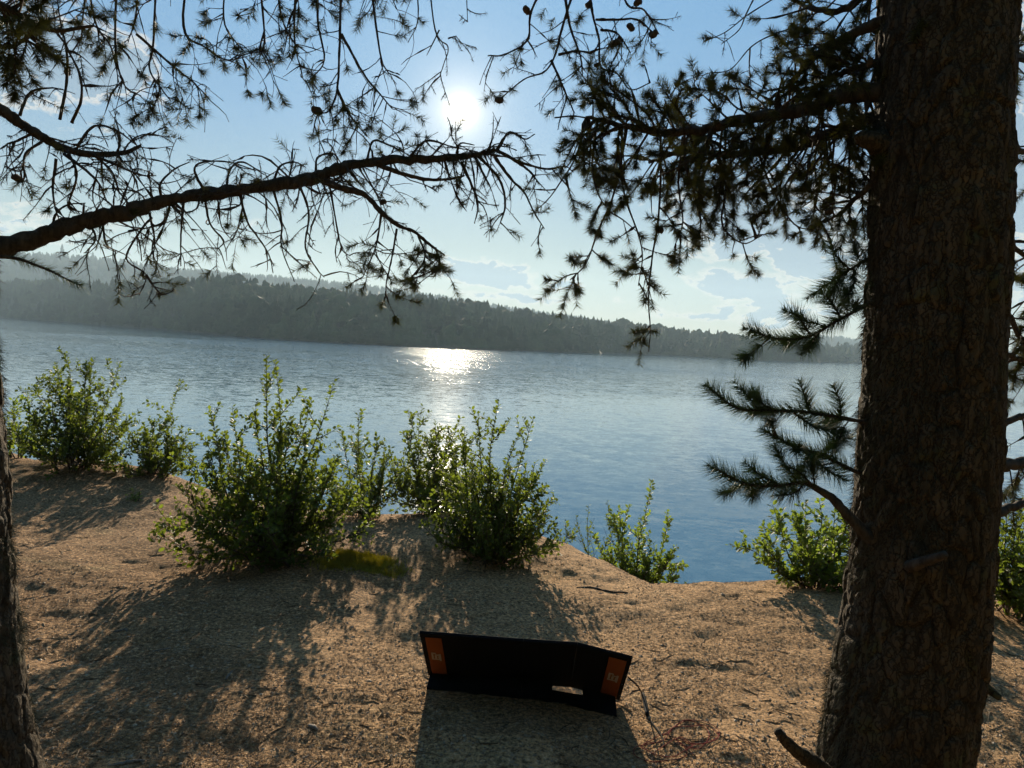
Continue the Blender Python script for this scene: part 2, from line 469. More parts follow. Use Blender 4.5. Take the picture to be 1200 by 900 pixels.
def broad_tpl(seed):
    r = np.random.default_rng(seed); V = []; F = []; n = 0
    for c in range(7):
        ctr = np.array([r.uniform(-.15, .15), r.uniform(-.15, .15), r.uniform(0.35, 0.85)]); s = r.uniform(0.12, 0.2)
        k = 6
        for sgn in (1,):
            a = np.arange(k) * 2 * math.pi / k + r.uniform(0, 6)
            lo = np.column_stack([np.cos(a), np.sin(a), np.full(k, -.55)]) * s * r.uniform(.6, 1.1, (k, 1)) + ctr
            hi = np.column_stack([np.cos(a + .5) * .8, np.sin(a + .5) * .8, np.full(k, .45)]) * s * r.uniform(.7, 1.15, (k, 1)) + ctr
            tp = (ctr + [0, 0, s])[None]
            V += [lo, hi, tp]; j = np.arange(k); jn = (j + 1) % k
            F += [np.column_stack([n + j, n + jn, n + k + j]), np.column_stack([n + jn, n + k + jn, n + k + j]), np.column_stack([n + k + j, n + k + jn, np.full(k, n + 2 * k)])]
            n += 2 * k + 1
    return np.concatenate(V), np.concatenate(F)
TPL = [conifer_tpl(8, 7, s) for s in range(5)] + [broad_tpl(s) for s in range(4)]
TPL_S = [conifer_tpl(4, 6, 20 + s) for s in range(4)]
def plant(mb, tpls, pos, h, wid, weights=None):
    n = len(pos)
    which = rng.choice(len(tpls), n, p=weights)
    for k, (V, F) in enumerate(tpls):
        s = np.where(which == k)[0]
        if not len(s): continue
        a = rng.uniform(0, 6.28, len(s)); ca, sa = np.cos(a), np.sin(a)
        w = h[s] * wid[s]
        x = (V[None, :, 0] * ca[:, None] - V[None, :, 1] * sa[:, None]) * w[:, None]
        y = (V[None, :, 0] * sa[:, None] + V[None, :, 1] * ca[:, None]) * w[:, None]
        VV = np.stack([x + pos[s, 0:1], y + pos[s, 1:2], V[None, :, 2] * h[s][:, None] + pos[s, 2:3] - 0.4], -1)
        FF = F[None] + (np.arange(len(s)) * len(V))[:, None, None]
        mb.add(VV.reshape(-1, 3), FF.reshape(-1, 3))
def sample_sheet(hs, us, n, pxr, ur, fpow=1.0):
    px = rng.uniform(pxr[0], pxr[1], n); u = ur[0] + (ur[1] - ur[0]) * rng.uniform(0, 1, n) ** fpow
    ci = np.clip((px - PXS[0]) / (PXS[1] - PXS[0]), 0, len(PXS) - 1.001); i = ci.astype(int); fi = ci - i
    cu = np.interp(u, us, np.arange(len(us))); r = np.clip(cu.astype(int), 0, len(us) - 2); fu = cu - r
    a = hs[r, i] * (1 - fi)[:, None] + hs[r, i + 1] * fi[:, None]
    b = hs[r + 1, i] * (1 - fi)[:, None] + hs[r + 1, i + 1] * fi[:, None]
    return a * (1 - fu)[:, None] + b * fu[:, None]
mb = MB()
wts = np.array([.15] * 5 + [.0625] * 4)
pos = sample_sheet(front, fus, 5200, (-260, 1330), (0.01, 1.15), 0.8)
plant(mb, TPL, pos, TREE_H * rng.uniform(0.55, 1.12, len(pos)) * (1 + 0.25 * fbm2(pos[:, 0], pos[:, 1], 0.02, 2, 3)), rng.uniform(0.85, 1.5, len(pos)), wts)
pos = sample_sheet(front, fus, 1500, (-260, 1330), (0.0, 0.05))
plant(mb, TPL, pos, rng.uniform(3, 9, len(pos)), rng.uniform(1.1, 1.8, len(pos)), wts)
tag(mb.build('shore_forest', M['forest'], smooth=False), 'dark conifer forest covering the far shore of the lake', 'forest', kind='stuff')
mb = MB()
pos = sample_sheet(back, bus, 9000, (-260, 1330), (0.1, 1.08))
plant(mb, TPL_S, pos, rng.uniform(11, 21, len(pos)), rng.uniform(1.1, 1.9, len(pos)))
tag(mb.build('ridge_forest', M['forest'], smooth=False), 'paler wooded ridge fading into the haze behind the far shore', 'forest', kind='stuff')
LONE = [(71, 0.99, 44, 'tall spire of a conifer breaking the hill line under the thick bough'),
        (110, 0.99, 32, 'ragged conifer poking above the hill, between the tall spire and two small tips'),
        (133, 0.995, 26, 'small pointed conifer tip on the hill line right of the ragged one')]
for px, u, h, lab in LONE:
    i = int((px - PXS[0]) / (PXS[1] - PXS[0])); r = int(np.interp(u, bus, np.arange(len(bus)))); base = back[r, i]
    t = thing('conifer_tree', lab, 'tree', tuple(base), 'conifers standing out on the ridge')
    mb = MB(); V, F = conifer_tpl(9, 8, 90 + px); mb.add(V * [h * 1.0, h * 1.0, h] + base, F); mb.build('crown', M['forest'], t, False)
    mb = MB(); mb.add2(*tube([base - [0, 0, 1], base + [0, 0, h * .4]], [.35, .2], 6)); mb.build('trunk', M['bark'], t)

# ------------------------------------------------------------------ pine trees near the camera
class Limb:
    """wood, needles, lichen and cones of one branch"""
    def __init__(self):
        self.w = MB(); self.nd = []; self.li = []; self.cones = []
    def wood(self, path, r, sides=6, lump=0.12):
        self.w.add2(*tube(path, r, sides, lump))
    def tuft(self, base, axis_, length, n, nl=0.034, spread=0.9):
        t = rng.uniform(0, 1, n) ** 0.8
        ax = norm(axis_)
        rd = rng.normal(size=(n, 3)); rd -= (rd @ ax)[:, None] * ax[None]; rd = norm(rd)
        d = norm(rd * spread + ax * rng.uniform(0.35, 1.0, (n, 1)))
        self.nd.append(np.column_stack([base + ax * (t * length)[:, None], d, nl * rng.uniform(0.65, 1.15, n)]))
    def brush(self, path, t0=0.0, per_m=900, nl=0.034):
        """needles all along a shoot"""
        path = np.asarray(path); seg = np.diff(path, axis=0); L = np.linalg.norm(seg, axis=1); cum = np.concatenate([[0], np.cumsum(L)])
        n = int(per_m * cum[-1] * (1 - t0))
        if n < 1: return
        s = cum[-1] * (t0 + (1 - t0) * rng.uniform(0, 1, n)); k = np.clip(np.searchsorted(cum, s) - 1, 0, len(L) - 1)
        ax = norm(seg[k]); p = path[k] + ax * (s - cum[k])[:, None]
        rd = rng.normal(size=(n, 3)); rd -= np.sum(rd * ax, 1)[:, None] * ax; rd = norm(rd)
        d = norm(rd * 0.85 + ax * rng.uniform(0.35, 0.95, (n, 1)))
        self.nd.append(np.column_stack([p, d, nl * rng.uniform(0.65, 1.15, n)]))
    def hair(self, path, n, ln=0.03, sag=0.8):
        path = np.asarray(path); k = rng.integers(0, len(path) - 1, n); f = rng.uniform(0, 1, (n, 1))
        p = path[k] * (1 - f) + path[k + 1] * f
        d = norm(rng.normal(size=(n, 3)) * 0.6 + [0, 0, -sag])
        self.li.append(np.column_stack([p, d, ln * rng.uniform(0.4, 1.3, n)]))
    def lump(self, p, s):
        """a knobbly closed cone on the twig"""
        self.cones.append((np.array(p), s))
    def twig(self, p, d, L, r, droop=0.5, curl=0.5, depth=1, nfol=0.7, dens=36, nl=0.034, sub=0.55, brush=0.0, cone=0.03, lich=0.15):
        n = max(5, int(L / 0.028)); st = L / n
        d = norm(d); path = [np.array(p)]; cv = rng.normal(size=3) * curl
        for i in range(n):
            cv = cv * 0.75 + rng.normal(size=3) * curl * 0.55
            d = norm(d + cv * st * 9 + np.array([0, 0, -droop]) * st * 5)
            path.append(path[-1] + d * st)
        path = np.array(path)
        rr = r * (1 - np.linspace(0, 1, n + 1) * 0.7) * (1 + (rng.random(n + 1) < .14) * rng.uniform(.5, 1.6, n + 1))
        self.wood(path, np.maximum(rr, 0.0009), 4 if r < 0.004 else 5, 0.22)
        if rng.random() < lich: self.hair(path, int(95 * L / 0.3) + 8, 0.016)
        if rng.random() < cone: self.lump(path[rng.integers(n // 2, n + 1)], rng.uniform(0.007, 0.011))
        if brush > 0 and rng.random() < brush:
            self.brush(path, 0.3, dens * 22, nl)
        if rng.random() < nfol:
            self.tuft(path[-1] - d * 0.02, d, rng.uniform(0.02, 0.06), int(dens * rng.uniform(0.6, 1.3)), nl)
        if depth > 0:
            for i in range(2, n):
                if rng.random() < sub * (0.9 if depth > 1 else 0.6):
                    s = norm(np.cross(rng.normal(size=3), d)); 
                    self.twig(path[i], norm(s * 0.9 + norm(path[min(i + 1, n)] - path[i - 1]) * 0.7), L * rng.uniform(0.25, 0.55) * (1 - 0.4 * i / n), r * 0.6,
                              droop, curl, depth - 1, nfol, dens, nl, sub, brush, cone, lich)
        return path
    def sprout(self, path, n, Lr, rr, t=(0.1, 1.0), bias=(0, 0, -0.3), **kw):
        path = np.asarray(path)
        for _ in range(n):
            u = rng.uniform(*t) * (len(path) - 1.001); i = int(u); p = path[i] + (path[i + 1] - path[i]) * (u - i)
            ax = norm(path[i + 1] - path[i]); rd = rng.normal(size=3); rd -= ax * (rd @ ax); rd = norm(rd)
            self.twig(p, norm(rd + ax * rng.uniform(0.0, 0.8) + np.array(bias)), rng.uniform(*Lr), rng.uniform(*rr), **kw)
    def build(self, parent, nmat='needle', label=None):
        b = self.w.build('branch', M['twig'], parent)
        if label: b['label'] = label
        if self.nd:
            A = np.concatenate(self.nd); spike_mesh(A, 0.0009).build('needles', M[nmat], b, False)
        if self.li:
            A = np.concatenate(self.li); spike_mesh(A, 0.0007).build('lichen_clumps', M['lichen'], b, False)
        for c, s in self.cones:
            m = MB(); V, F = blob(c, s); m.add(V, F); m.build('pine_cone', M['cone'], b)
        return b

def spike_mesh(A, w):
    """needles: thin three-sided spikes; A rows = base, direction, length"""
    p, d, L = A[:, :3], norm(A[:, 3:6]), A[:, 6]
    ref = np.where(np.abs(d[:, 2:3]) < 0.8, [[0, 0, 1.0]], [[1.0, 0, 0]])
    a = norm(np.cross(d, ref)); b = np.cross(d, a)
    V = np.stack([p + a * w, p - a * w * .5 + b * w * .87, p - a * w * .5 - b * w * .87, p + d * L[:, None]], 1)
    n = len(p); o = (np.arange(n) * 4)[:, None]
    F = np.concatenate([o + [[0, 1, 3]], o + [[1, 2, 3]], o + [[2, 0, 3]]])
    m = MB(); m.add(V.reshape(-1, 3), F); return m

def blob(c, s, nu=9, nv=7, stretch=1.5, seed=None):
    u = np.linspace(0, math.pi, nv); v = np.arange(nu) * 2 * math.pi / nu
    U, Vv = np.meshgrid(u, v, indexing='ij')
    k = 1 + 0.22 * np.sin(U * 9 + Vv * 3) + rng.uniform(-.1, .1, U.shape)
    X = np.stack([np.sin(U) * np.cos(Vv) * k, np.sin(U) * np.sin(Vv) * k, np.cos(U) * stretch], -1) * s
    q, _ = np.linalg.qr(rng.normal(size=(3, 3))); X = X @ q.T + c
    i = np.arange(nv - 1)[:, None] * nu; j = np.arange(nu)[None]; jn = (j + 1) % nu
    return X.reshape(-1, 3), np.stack([i + j, i + jn, i + nu + jn, i + nu + j], -1).reshape(-1, 4)

def PL(pts, d0, d1=None):
    """polyline through photograph pixels, depth running from d0 to d1"""
    d1 = d0 if d1 is None else d1; n = len(pts)
    return [P(x, y, d0 + (d1 - d0) * i / max(1, n - 1)) for i, (x, y) in enumerate(pts)]

def trunk_mesh(ctrl, rads, sides, rows, amp, seed):
    pth = crom(ctrl, 24); s = np.concatenate([[0], np.cumsum(np.linalg.norm(np.diff(pth, axis=0), axis=1))])
    q = np.linspace(0, s[-1], rows); path = np.column_stack([np.interp(q, s, pth[:, k]) for k in range(3)])
    rr = np.interp(q / s[-1], np.linspace(0, 1, len(rads)), rads)
    a = np.arange(sides) * 2 * math.pi / sides
    A, Q = np.meshgrid(a, q)
    R = rr[:, None] * np.ones_like(A)
    # bark: tall narrow plates parted by furrows
    cw, ch = 0.035, 0.10
    ncol = max(6, int(round(2 * math.pi * rr.mean() / cw)))
    cxx = A / (2 * math.pi) * ncol + 0.35 * vnoise(np.stack([np.cos(A) * 3, np.sin(A) * 3, Q * 9], -1), seed); cy = Q / ch + 0.4 * vnoise(np.stack([np.cos(A) * 4, np.sin(A) * 4, Q * 7], -1), seed + 1)
    f1 = np.full(A.shape, 9.0); f2 = np.full(A.shape, 9.0); tone = np.zeros(A.shape)
    ic, jc = np.floor(cxx).astype(np.int64), np.floor(cy).astype(np.int64)
    for di in (-1, 0, 1):
        for dj in (-1, 0, 1):
            ii, jj = ic + di, jc + dj; w = np.mod(ii, ncol)
            px_ = ii + 0.5 + 0.45 * _h(w, jj, w * 0 + 1, seed); py_ = jj + 0.5 + 0.45 * _h(w, jj, w * 0 + 2, seed)
            dd = np.hypot(cxx - px_, cy - py_)
            tone = np.where(dd < f1, _h(w, jj, w * 0 + 3, seed), tone)
            f2 = np.minimum(f2, np.maximum(dd, f1)); f1 = np.minimum(f1, dd)
    plate = sstep(0.0, 0.22, f2 - f1)
    c3 = np.stack([np.cos(A) * 8, np.sin(A) * 8, Q * 30], -1)
    R = R * (1 + 0.03 * vnoise(c3 * 0.16, seed + 4)) + amp * (plate * (0.8 + 0.5 * tone) + 0.25 * vnoise(c3 * 1.5, seed + 5) + 0.2 * vnoise(c3 * 4, seed + 6))
    T = norm(np.gradient(path, axis=0)); Ax = norm(np.cross(T, [0, 1, 0.0])); Bx = np.cross(T, Ax)
    V = path[:, None] + R[..., None] * (np.cos(A)[..., None] * Ax[:, None] + np.sin(A)[..., None] * Bx[:, None])
    i = np.arange(rows - 1)[:, None] * sides; j = np.arange(sides)[None]; jn = (j + 1) % sides
    m = MB(); m.add(V.reshape(-1, 3), np.stack([i + j, i + jn, i + sides + jn, i + sides + j], -1).reshape(-1, 4))
    return m, V

# ---- right pine
def to_ground(p, q, zoff=-0.15):
    """extend the line p->q down to the terrain"""
    d = (q - p) / max(1e-6, (p[2] - q[2])); k = q.copy()
    for _ in range(60):
        if k[2] <= float(g0(k[0], k[1])) + zoff: break
        k = k + d * 0.05
    return k
D = 1.95
tc = [P(1109, 0, D), P(1101, 200, D), P(1095, 400, D), P(1080, 640, D), P(1060, 800, D)]
basep = to_ground(tc[3], P(1052, 870, D))
up1 = tc[0] + (tc[0] - tc[1]) * 2.4; up2 = up1 + np.array([0.02, 0.05, 4.0])
ctrl = [basep, tc[4], tc[3], tc[2], tc[1], tc[0], up1, up2]
pine_r = thing('pine_tree', 'thick dark pine trunk with furrowed mossy bark standing close beside the camera', 'tree', (basep[0], basep[1], float(g0(basep[0], basep[1]))), 'pines framing the lake view')
m, TV = trunk_mesh(ctrl, [0.195, 0.168, 0.158, 0.156, 0.154, 0.152, 0.148, 0.06], 260, 1100, 0.009, 3)
trunk_o = m.build('trunk', M['bark'], pine_r)
def moss_on(TV, cond, n, ln, down=0.9):
    flat = TV.reshape(-1, 3); ctr = TV.mean(1, keepdims=True); out = norm((TV - ctr).reshape(-1, 3))
    k = np.where(cond(flat, out))[0]
    if not len(k): return None
    cl = vnoise(flat[k] * 9, 77); k = k[cl > 0.05]
    k = rng.choice(k, n); p = flat[k] + rng.normal(size=(n, 3)) * 0.004
    d = norm(out[k] * 0.9 + rng.normal(size=(n, 3)) * 0.5 + [0, 0, -down])
    return spike_mesh(np.column_stack([p, d, ln * rng.uniform(0.3, 1.2, n)]), 0.0008)
mm = moss_on(TV, lambda f, o: (o[:, 0] < -0.25) & (f[:, 2] < EYE + 0.4), 9000, 0.028)
mm.build('moss', M['lichen'], trunk_o, False)

def limb(pts, d0, d1, r0, r1, per=7, sides=8, lump=0.1):
    path = crom(PL(pts, d0, d1), per); n = len(path)
    path = path + rng.normal(size=path.shape) * 0.002
    L = Limb(); L.wood(path, np.linspace(r0, r1, n), sides, lump); return L, path

DENSE = dict(nl=0.029, droop=0.45, curl=0.45, depth=2, nfol=0.95, dens=74, sub=0.5, brush=0.45, cone=0.01, lich=0.12)
# big dense bough reaching left
L, p = limb([(1060, 105), (1023, 107), (986, 112), (953, 126), (907, 135), (860, 142), (813, 154), (767, 154), (729, 147), (687, 137)], D, 2.35, 0.030, 0.006)
L.sprout(p, 54, (0.14, 0.34), (0.003, 0.005), (0.12, 1.0), (0, 0, -0.35), **DENSE)
L.sprout(p, 14, (0.10, 0.2), (0.003, 0.004), (0.3, 1.0), (0, 0, 0.25), **{**DENSE, 'droop': 0.1, 'depth': 1})
for pts in ([(774, 160), (774, 210), (771, 261), (764, 303), (760, 350), (762, 387), (760, 412)], [(735, 150), (720, 224), (701, 270), (687, 308), (668, 328)],
            [(700, 140), (694, 190), (700, 225), (715, 250)], [(800, 160), (795, 215), (800, 260), (790, 290)], [(729, 150), (730, 220), (752, 290), (748, 335)],
            [(830, 160), (850, 215), (846, 262), (870, 285), (893, 276)], [(880, 150), (902, 215), (930, 262), (960, 270)]):
    q = crom(PL(pts, 2.3, 2.3), 6); L.wood(q, np.linspace(0.0042, 0.0016, len(q)), 5, 0.2)
    L.sprout(q, 9, (0.05, 0.13), (0.0018, 0.0028), (0.25, 1), (0, 0, -.2), **{**DENSE, 'depth': 1, 'sub': 0.3})
q = crom(PL([(687, 137), (685, 142), (678, 165), (668, 190), (662, 197)], 2.35), 6); L.wood(q, 0.0022, 5)
q = crom(PL([(687, 138), (670, 136), (650, 138)], 2.35), 6); L.wood(q, 0.0025, 5)
L.build(pine_r, 'needle', 'dense drooping bough full of needles')
# second bough under it
L, p = limb([(1060, 165), (1023, 140), (977, 156), (930, 172), (860, 180), (800, 178), (760, 190)], D, 2.6, 0.026, 0.005)
L.sprout(p, 48, (0.14, 0.32), (0.003, 0.005), (0.1, 1.0), (0, 0, -0.3), **DENSE)
L.build(pine_r)
# upper boughs
L, p = limb([(1070, 20), (1025, 28), (995, 42), (967, 56), (944, 75), (930, 95), (900, 118)], D, 2.2, 0.018, 0.004)
L.sprout(p, 20, (0.08, 0.2), (0.002, 0.004), (0.15, 1.0), (0, 0, 0.0), **{**DENSE, 'depth': 1})
for pts in ([(944, 33), (930, 33), (902, 42), (879, 56), (855, 82), (823, 89), (818, 121)], [(855, 84), (851, 112), (841, 135)], [(925, -12), (904, 0), (874, 19), (851, 37), (825, 49)],
            [(890, -15), (874, 17), (866, 35), (845, 52)], [(879, 56), (878, 80), (880, 100)]):
    q = crom(PL(pts, 2.2), 6); L.wood(q, np.linspace(0.0026, 0.0012, len(q)), 5, 0.2)
    L.sprout(q, 3, (0.03, 0.09), (0.001, 0.0015), (0.3, 1), **{**DENSE, 'depth': 0, 'nfol': 0.15, 'brush': 0})
L.build(pine_r, 'needle', 'upper bough with long bare curling twigs')
L, p = limb([(1070, -40), (1020, -10), (985, 12), (950, 10), (930, 0)], D, 2.25, 0.016, 0.004)
L.sprout(p, 18, (0.08, 0.2), (0.002, 0.004), (0.2, 1.0), (0, 0, -0.1), **{**DENSE, 'depth': 1}); L.build(pine_r)
L, p = limb([(1070, 60), (1023, 75), (990, 85), (960, 100), (920, 110)], D, 2.2, 0.014, 0.004)
L.sprout(p, 22, (0.08, 0.22), (0.002, 0.004), (0.15, 1.0), (0, 0, -0.1), **{**DENSE, 'depth': 1}); L.build(pine_r)
# small drooping sprays below the dense bough, beside the trunk
L, p = limb([(1040, 200), (1010, 225), (985, 250), (960, 262)], D, 2.1, 0.009, 0.003)
L.sprout(p, 12, (0.08, 0.18), (0.002, 0.003), (0.2, 1), **{**DENSE, 'depth': 1}); L.build(pine_r)
# bottle-brush sprays
BR = dict(per_m=2600, nl=0.052)
def spray(pts, d, r, subs=(), nmat='needle_far', thick=None):
    L = Limb(); q = crom(PL(pts, d[0], d[1]), 7); L.wood(q, np.linspace(r, 0.0022, len(q)), 6, 0.15); L.brush(q, 0.22, **BR); L.tuft(q[-1], q[-1] - q[-2], .02, 40, .026)
    L.sprout(q, 5, (.05, .10), (.0016, .0022), (.2, .85), (0, 0, 0), droop=.1, curl=.25, depth=0, nfol=1, dens=100, nl=.042, brush=1.0, cone=0, lich=0)
    for s in subs:
        qs = crom(PL(s, (d[0] + d[1]) / 2, (d[0] + d[1]) / 2), 6); L.wood(qs, np.linspace(0.003, 0.0015, len(qs)), 5, 0.15); L.brush(qs, 0.1, **BR); L.tuft(qs[-1], qs[-1] - qs[-2], .02, 40, .026)
    if thick:
        qs = crom(PL(thick, d[0], d[0]), 6); L.wood(qs, np.linspace(0.018, 0.007, len(qs)), 8, 0.12)
    return L.build(pine_r, nmat)
spray([(1030, 350), (1009, 361), (977, 378), (949, 394), (911, 397), (879, 387)], (1.95, 2.0), 0.005, [[(949, 392), (936, 372), (925, 366)], [(960, 388), (950, 405), (945, 410)], [(985, 372), (975, 355), (968, 348)]])
spray([(1040, 290), (1014, 305), (986, 322), (953, 345)], (1.95, 2.1), 0.004, [[(995, 315), (980, 300), (975, 290)], [(1000, 312), (1000, 335), (990, 350)]])
spray([(1040, 500), (999, 492), (947, 483), (902, 481), (863, 478), (833, 456)], (1.95, 1.95), 0.006, [[(950, 484), (944, 468), (940, 455)], [(985, 490), (984, 470), (980, 460)], [(905, 481), (890, 470), (885, 465)], [(930, 484), (955, 500), (985, 505)]])
spray([(1030, 560), (997, 550), (963, 533), (936, 525), (913, 514), (899, 506)], (1.95, 2.0), 0.006, [[(965, 534), (975, 520), (990, 515)], [(940, 527), (960, 545), (985, 560)]])
spray([(986, 592), (947, 567), (913, 569), (874, 567), (838, 549)], (1.9, 1.85), 0.006, [[(915, 569), (890, 556), (880, 548)], [(950, 566), (935, 552), (925, 548)], [(940, 570), (930, 578), (915, 580)]],
      thick=[(1030, 640), (997, 608), (974, 583), (947, 567)])
# right-hand side limbs
L, p = limb([(1150, 505), (1185, 492), (1215, 484), (1260, 470)], D, 2.2, 0.012, 0.006); L.sprout(p, 8, (0.1, 0.25), (0.002, 0.004), (0.3, 1), **{**DENSE, 'depth': 1}); L.build(pine_r)
L, p = limb([(1150, 548), (1180, 545), (1210, 540), (1260, 545)], D, 2.2, 0.020, 0.01); L.sprout(p, 10, (0.1, 0.3), (0.002, 0.004), (0.3, 1), **{**DENSE, 'depth': 1}); L.build(pine_r)
L, p = limb([(1140, 625), (1175, 600), (1205, 588), (1250, 575)], D - .1, 2.0, 0.013, 0.008); L.build(pine_r, 'needle', 'broken pale-sided limb on the right of the trunk')
for pts in ([(1150, 70), (1190, 68), (1230, 60)], [(1150, 150), (1195, 175), (1240, 190)], [(1150, 260), (1190, 290), (1230, 330)], [(1160, 330), (1192, 390), (1215, 440)], [(1150, 400), (1190, 420), (1240, 430)]):
    L, p = limb(pts, D, 2.3, 0.010, 0.004); L.sprout(p, 16, (0.08, 0.24), (0.002, 0.004), (0.25, 1), **{**DENSE, 'depth': 1}); L.build(pine_r)
# limb above the frame whose twigs hang into the top centre
BARE = dict(droop=0.55, curl=0.75, depth=1, nfol=0.3, dens=55, sub=0.35, brush=0.0, cone=0.008, lich=0.3)
L, p = limb([(1100, -190), (960, -170), (830, -120), (740, -60), (690, -25), (650, -20), (615, -30)], D, 2.4, 0.028, 0.006)
for pts in ([(640, -22), (622, 15), (618, 47), (591, 64), (572, 65)], [(680, -25), (669, 0), (657, 39), (650, 66), (638, 84), (614, 93), (585, 117)], [(646, 70), (661, 105), (673, 132)],
            [(690, -25), (692, 0), (696, 23), (702, 47), (704, 78), (723, 86), (739, 105), (762, 97)], [(698, 23), (723, 23), (747, 23), (766, 39)], [(704, 35), (723, 39), (739, 62)],
            [(655, 64), (675, 60), (696, 62)], [(720, -40), (735, 5), (755, 12), (772, 40)], [(660, -20), (668, 30), (680, 65), (683, 90)]):
    q = crom(PL(pts, 2.4, 2.45), 6); L.wood(q, np.linspace(0.0048, 0.002, len(q)), 6, 0.25); L.hair(q, 50, 0.018)
    L.sprout(q, 7, (0.05, 0.14), (0.0014, 0.0024), (0.15, 1), **BARE)
for q in ((617, 12), (690, 6), (766, 40), (739, 32), (585, 117)): L.lump(P(q[0], q[1], 2.42), 0.011)
for q in ((655, 40), (662, 55), (650, 20), (676, 45), (640, 8), (665, 12)):
    L.tuft(P(q[0], q[1], 2.42), [rng.normal() * .3, 0, -1], 0.04, 40)
L.build(pine_r, 'needle', 'bough above with twigs hanging against the bright sky')
# stubs on the trunk
mb = MB(); q = crom([P(1066, 664, D - 0.14), P(1080, 659, D - 0.19), P(1108, 650, D - 0.25)], 5); mb.add2(*tube(q, np.linspace(0.016, 0.009, len(q)), 12, 0.12))
so = mb.build('branch_stub', M['twig'], pine_r); so['label'] = 'pale snapped stub pointing out of the trunk'
mb = MB(); q = crom([P(1130, 790, D), P(1150, 802, D - .05), P(1172, 818, D - .08)], 5); mb.add2(*tube(q, np.linspace(0.022, 0.008, len(q)), 9, 0.18)); mb.build('branch_stub', M['bark'], pine_r)
mb = MB(); q = crom([P(985, 925, D - .05), P(955, 895, D - .15), P(935, 882, D - .2), P(911, 857, D - .22)], 6); mb.add2(*tube(q, np.linspace(0.026, 0.010, len(q)), 9, 0.2)); mb.build('branch_stub', M['bark'], pine_r)
mb = MB(); q = crom([P(1050, 175, D), P(1020, 165, D - .03), P(1003, 160, D - .05)], 5); mb.add2(*tube(q, [0.05, 0.045, 0.04, 0.034, 0.03, 0.026, 0.024, 0.022, 0.018, 0.012, .006][:len(q)], 10, 0.15)); mb.build('branch_stub', M['bark'], pine_r)
# crown above the picture
def crown(tree, top, n, spread, zr):
    for k in range(n):
        a = rng.uniform(0, 6.28); z = rng.uniform(*zr); r = spread * rng.uniform(.6, 1)
        s = top + [0, 0, z]; e = s + [math.cos(a) * r, math.sin(a) * r, -0.25 * r]
        L = Limb(); q = crom([s, (s + e) / 2 + [0, 0, .12], e], 6); L.wood(q, np.linspace(.025, .005, len(q)), 6)
        L.sprout(q, 10, (.2, .5), (.003, .006), (.2, 1), droop=.4, curl=.4, depth=1, nfol=1, dens=30, nl=.045, sub=.4, brush=.6, cone=0, lich=0); L.build(tree)
crown(pine_r, up1, 8, 1.4, (0.3, 3.0))

# ---- left pine
D2 = 2.0
lt = [P(-78, 290, D2), P(-70, 430, D2), P(-61, 560, D2), P(-56, 660, D2), P(-44, 800, D2), P(-30, 900, D2)]
baseq = to_ground(lt[4], lt[5])
upq = lt[0] + (lt[0] - lt[2]) * 2.2; upq2 = upq + np.array([-0.15, 0.05, 3.6])
pine_l = thing('pine_tree', 'leaning pine with only its mossy trunk edge and long bare twiggy boughs in view', 'tree', (baseq[0], baseq[1], float(g0(baseq[0], baseq[1]))), 'pines framing the lake view')
m, TV2 = trunk_mesh([baseq, lt[5], lt[4], lt[3], lt[2], lt[1], lt[0], upq, upq2], [0.165, 0.135, 0.127, 0.124, 0.12, 0.118, 0.115, 0.10, 0.04], 180, 620, 0.010, 9)
trunk2 = m.build('trunk', M['bark'], pine_l)
mm = moss_on(TV2, lambda f, o: (o[:, 0] > 0.2) & (f[:, 2] < EYE + 0.3), 6000, 0.03); mm.build('moss', M['lichen'], trunk2, False)

CURLY = dict(droop=0.5, curl=0.85, depth=1, nfol=0.24, dens=45, sub=0.4, brush=0.0, cone=0.006, lich=0.5, nl=0.03)
# the long thick bough across the sky
dl = lambda x: 2.0 + 0.45 * x / 600
pts = [(-60, 300), (0, 290), (39, 280), (78, 266), (117, 255), (156, 247), (194, 235), (233, 229), (272, 224), (311, 218), (350, 212), (385, 203), (410, 194), (447, 188), (486, 187), (525, 185), (564, 180), (583, 175)]
p = crom([P(x, y, dl(x)) for x, y in pts], 6); n = len(p)
L = Limb(); L.wood(p + rng.normal(size=p.shape) * .002, np.interp(np.linspace(0, 1, n), [0, .1, .3, .6, .75, .9, 1], [.028, .025, .019, .018, .0155, .0105, .0055]) * (1 + .22 * np.convolve(rng.normal(size=n + 8), np.ones(5) / 5, 'same')[4:-4]), 12, 0.18)
L.hair(p, 5200, 0.030, 0.3)
for _ in range(34):
    k = rng.integers(20, n - 8); b = Limb; m_ = p[k:k + 3] + rng.normal(size=3) * .012; L.hair(m_, 70, .034, .5)
def hand(L, lst, r0=0.0045, r1=0.0015, k=6, depth_=None, par=CURLY, ln=(0.05, 0.15), dz=0.0):
    for pts in lst:
        q = crom([P(x, y, (dl(x) if depth_ is None else depth_) + dz + rng.normal() * .01) for x, y in pts], 6)
        L.wood(q, np.linspace(r0, r1, len(q)), 6, 0.25)
        L.sprout(q, k, ln, (0.0012, 0.0024), (0.15, 1.0), **par)
hand(L, [[(373, 210), (400, 220), (428, 229), (447, 249), (467, 264), (486, 272), (505, 288), (521, 299)]], 0.011, 0.003, 14)
hand(L, [[(440, 192), (467, 202), (498, 210), (525, 210), (544, 206)]], 0.009, 0.003, 8)
hand(L, [[(583, 175), (592, 160), (600, 155), (615, 163), (627, 157)], [(583, 177), (610, 190), (640, 198), (662, 195), (672, 202)], [(579, 183), (599, 210), (614, 225), (626, 249), (638, 268)],
         [(600, 186), (620, 200), (632, 216)], [(560, 182), (585, 210), (592, 240), (586, 262)], [(540, 190), (552, 215), (560, 240), (556, 262)]], 0.006, 0.0016, 5)
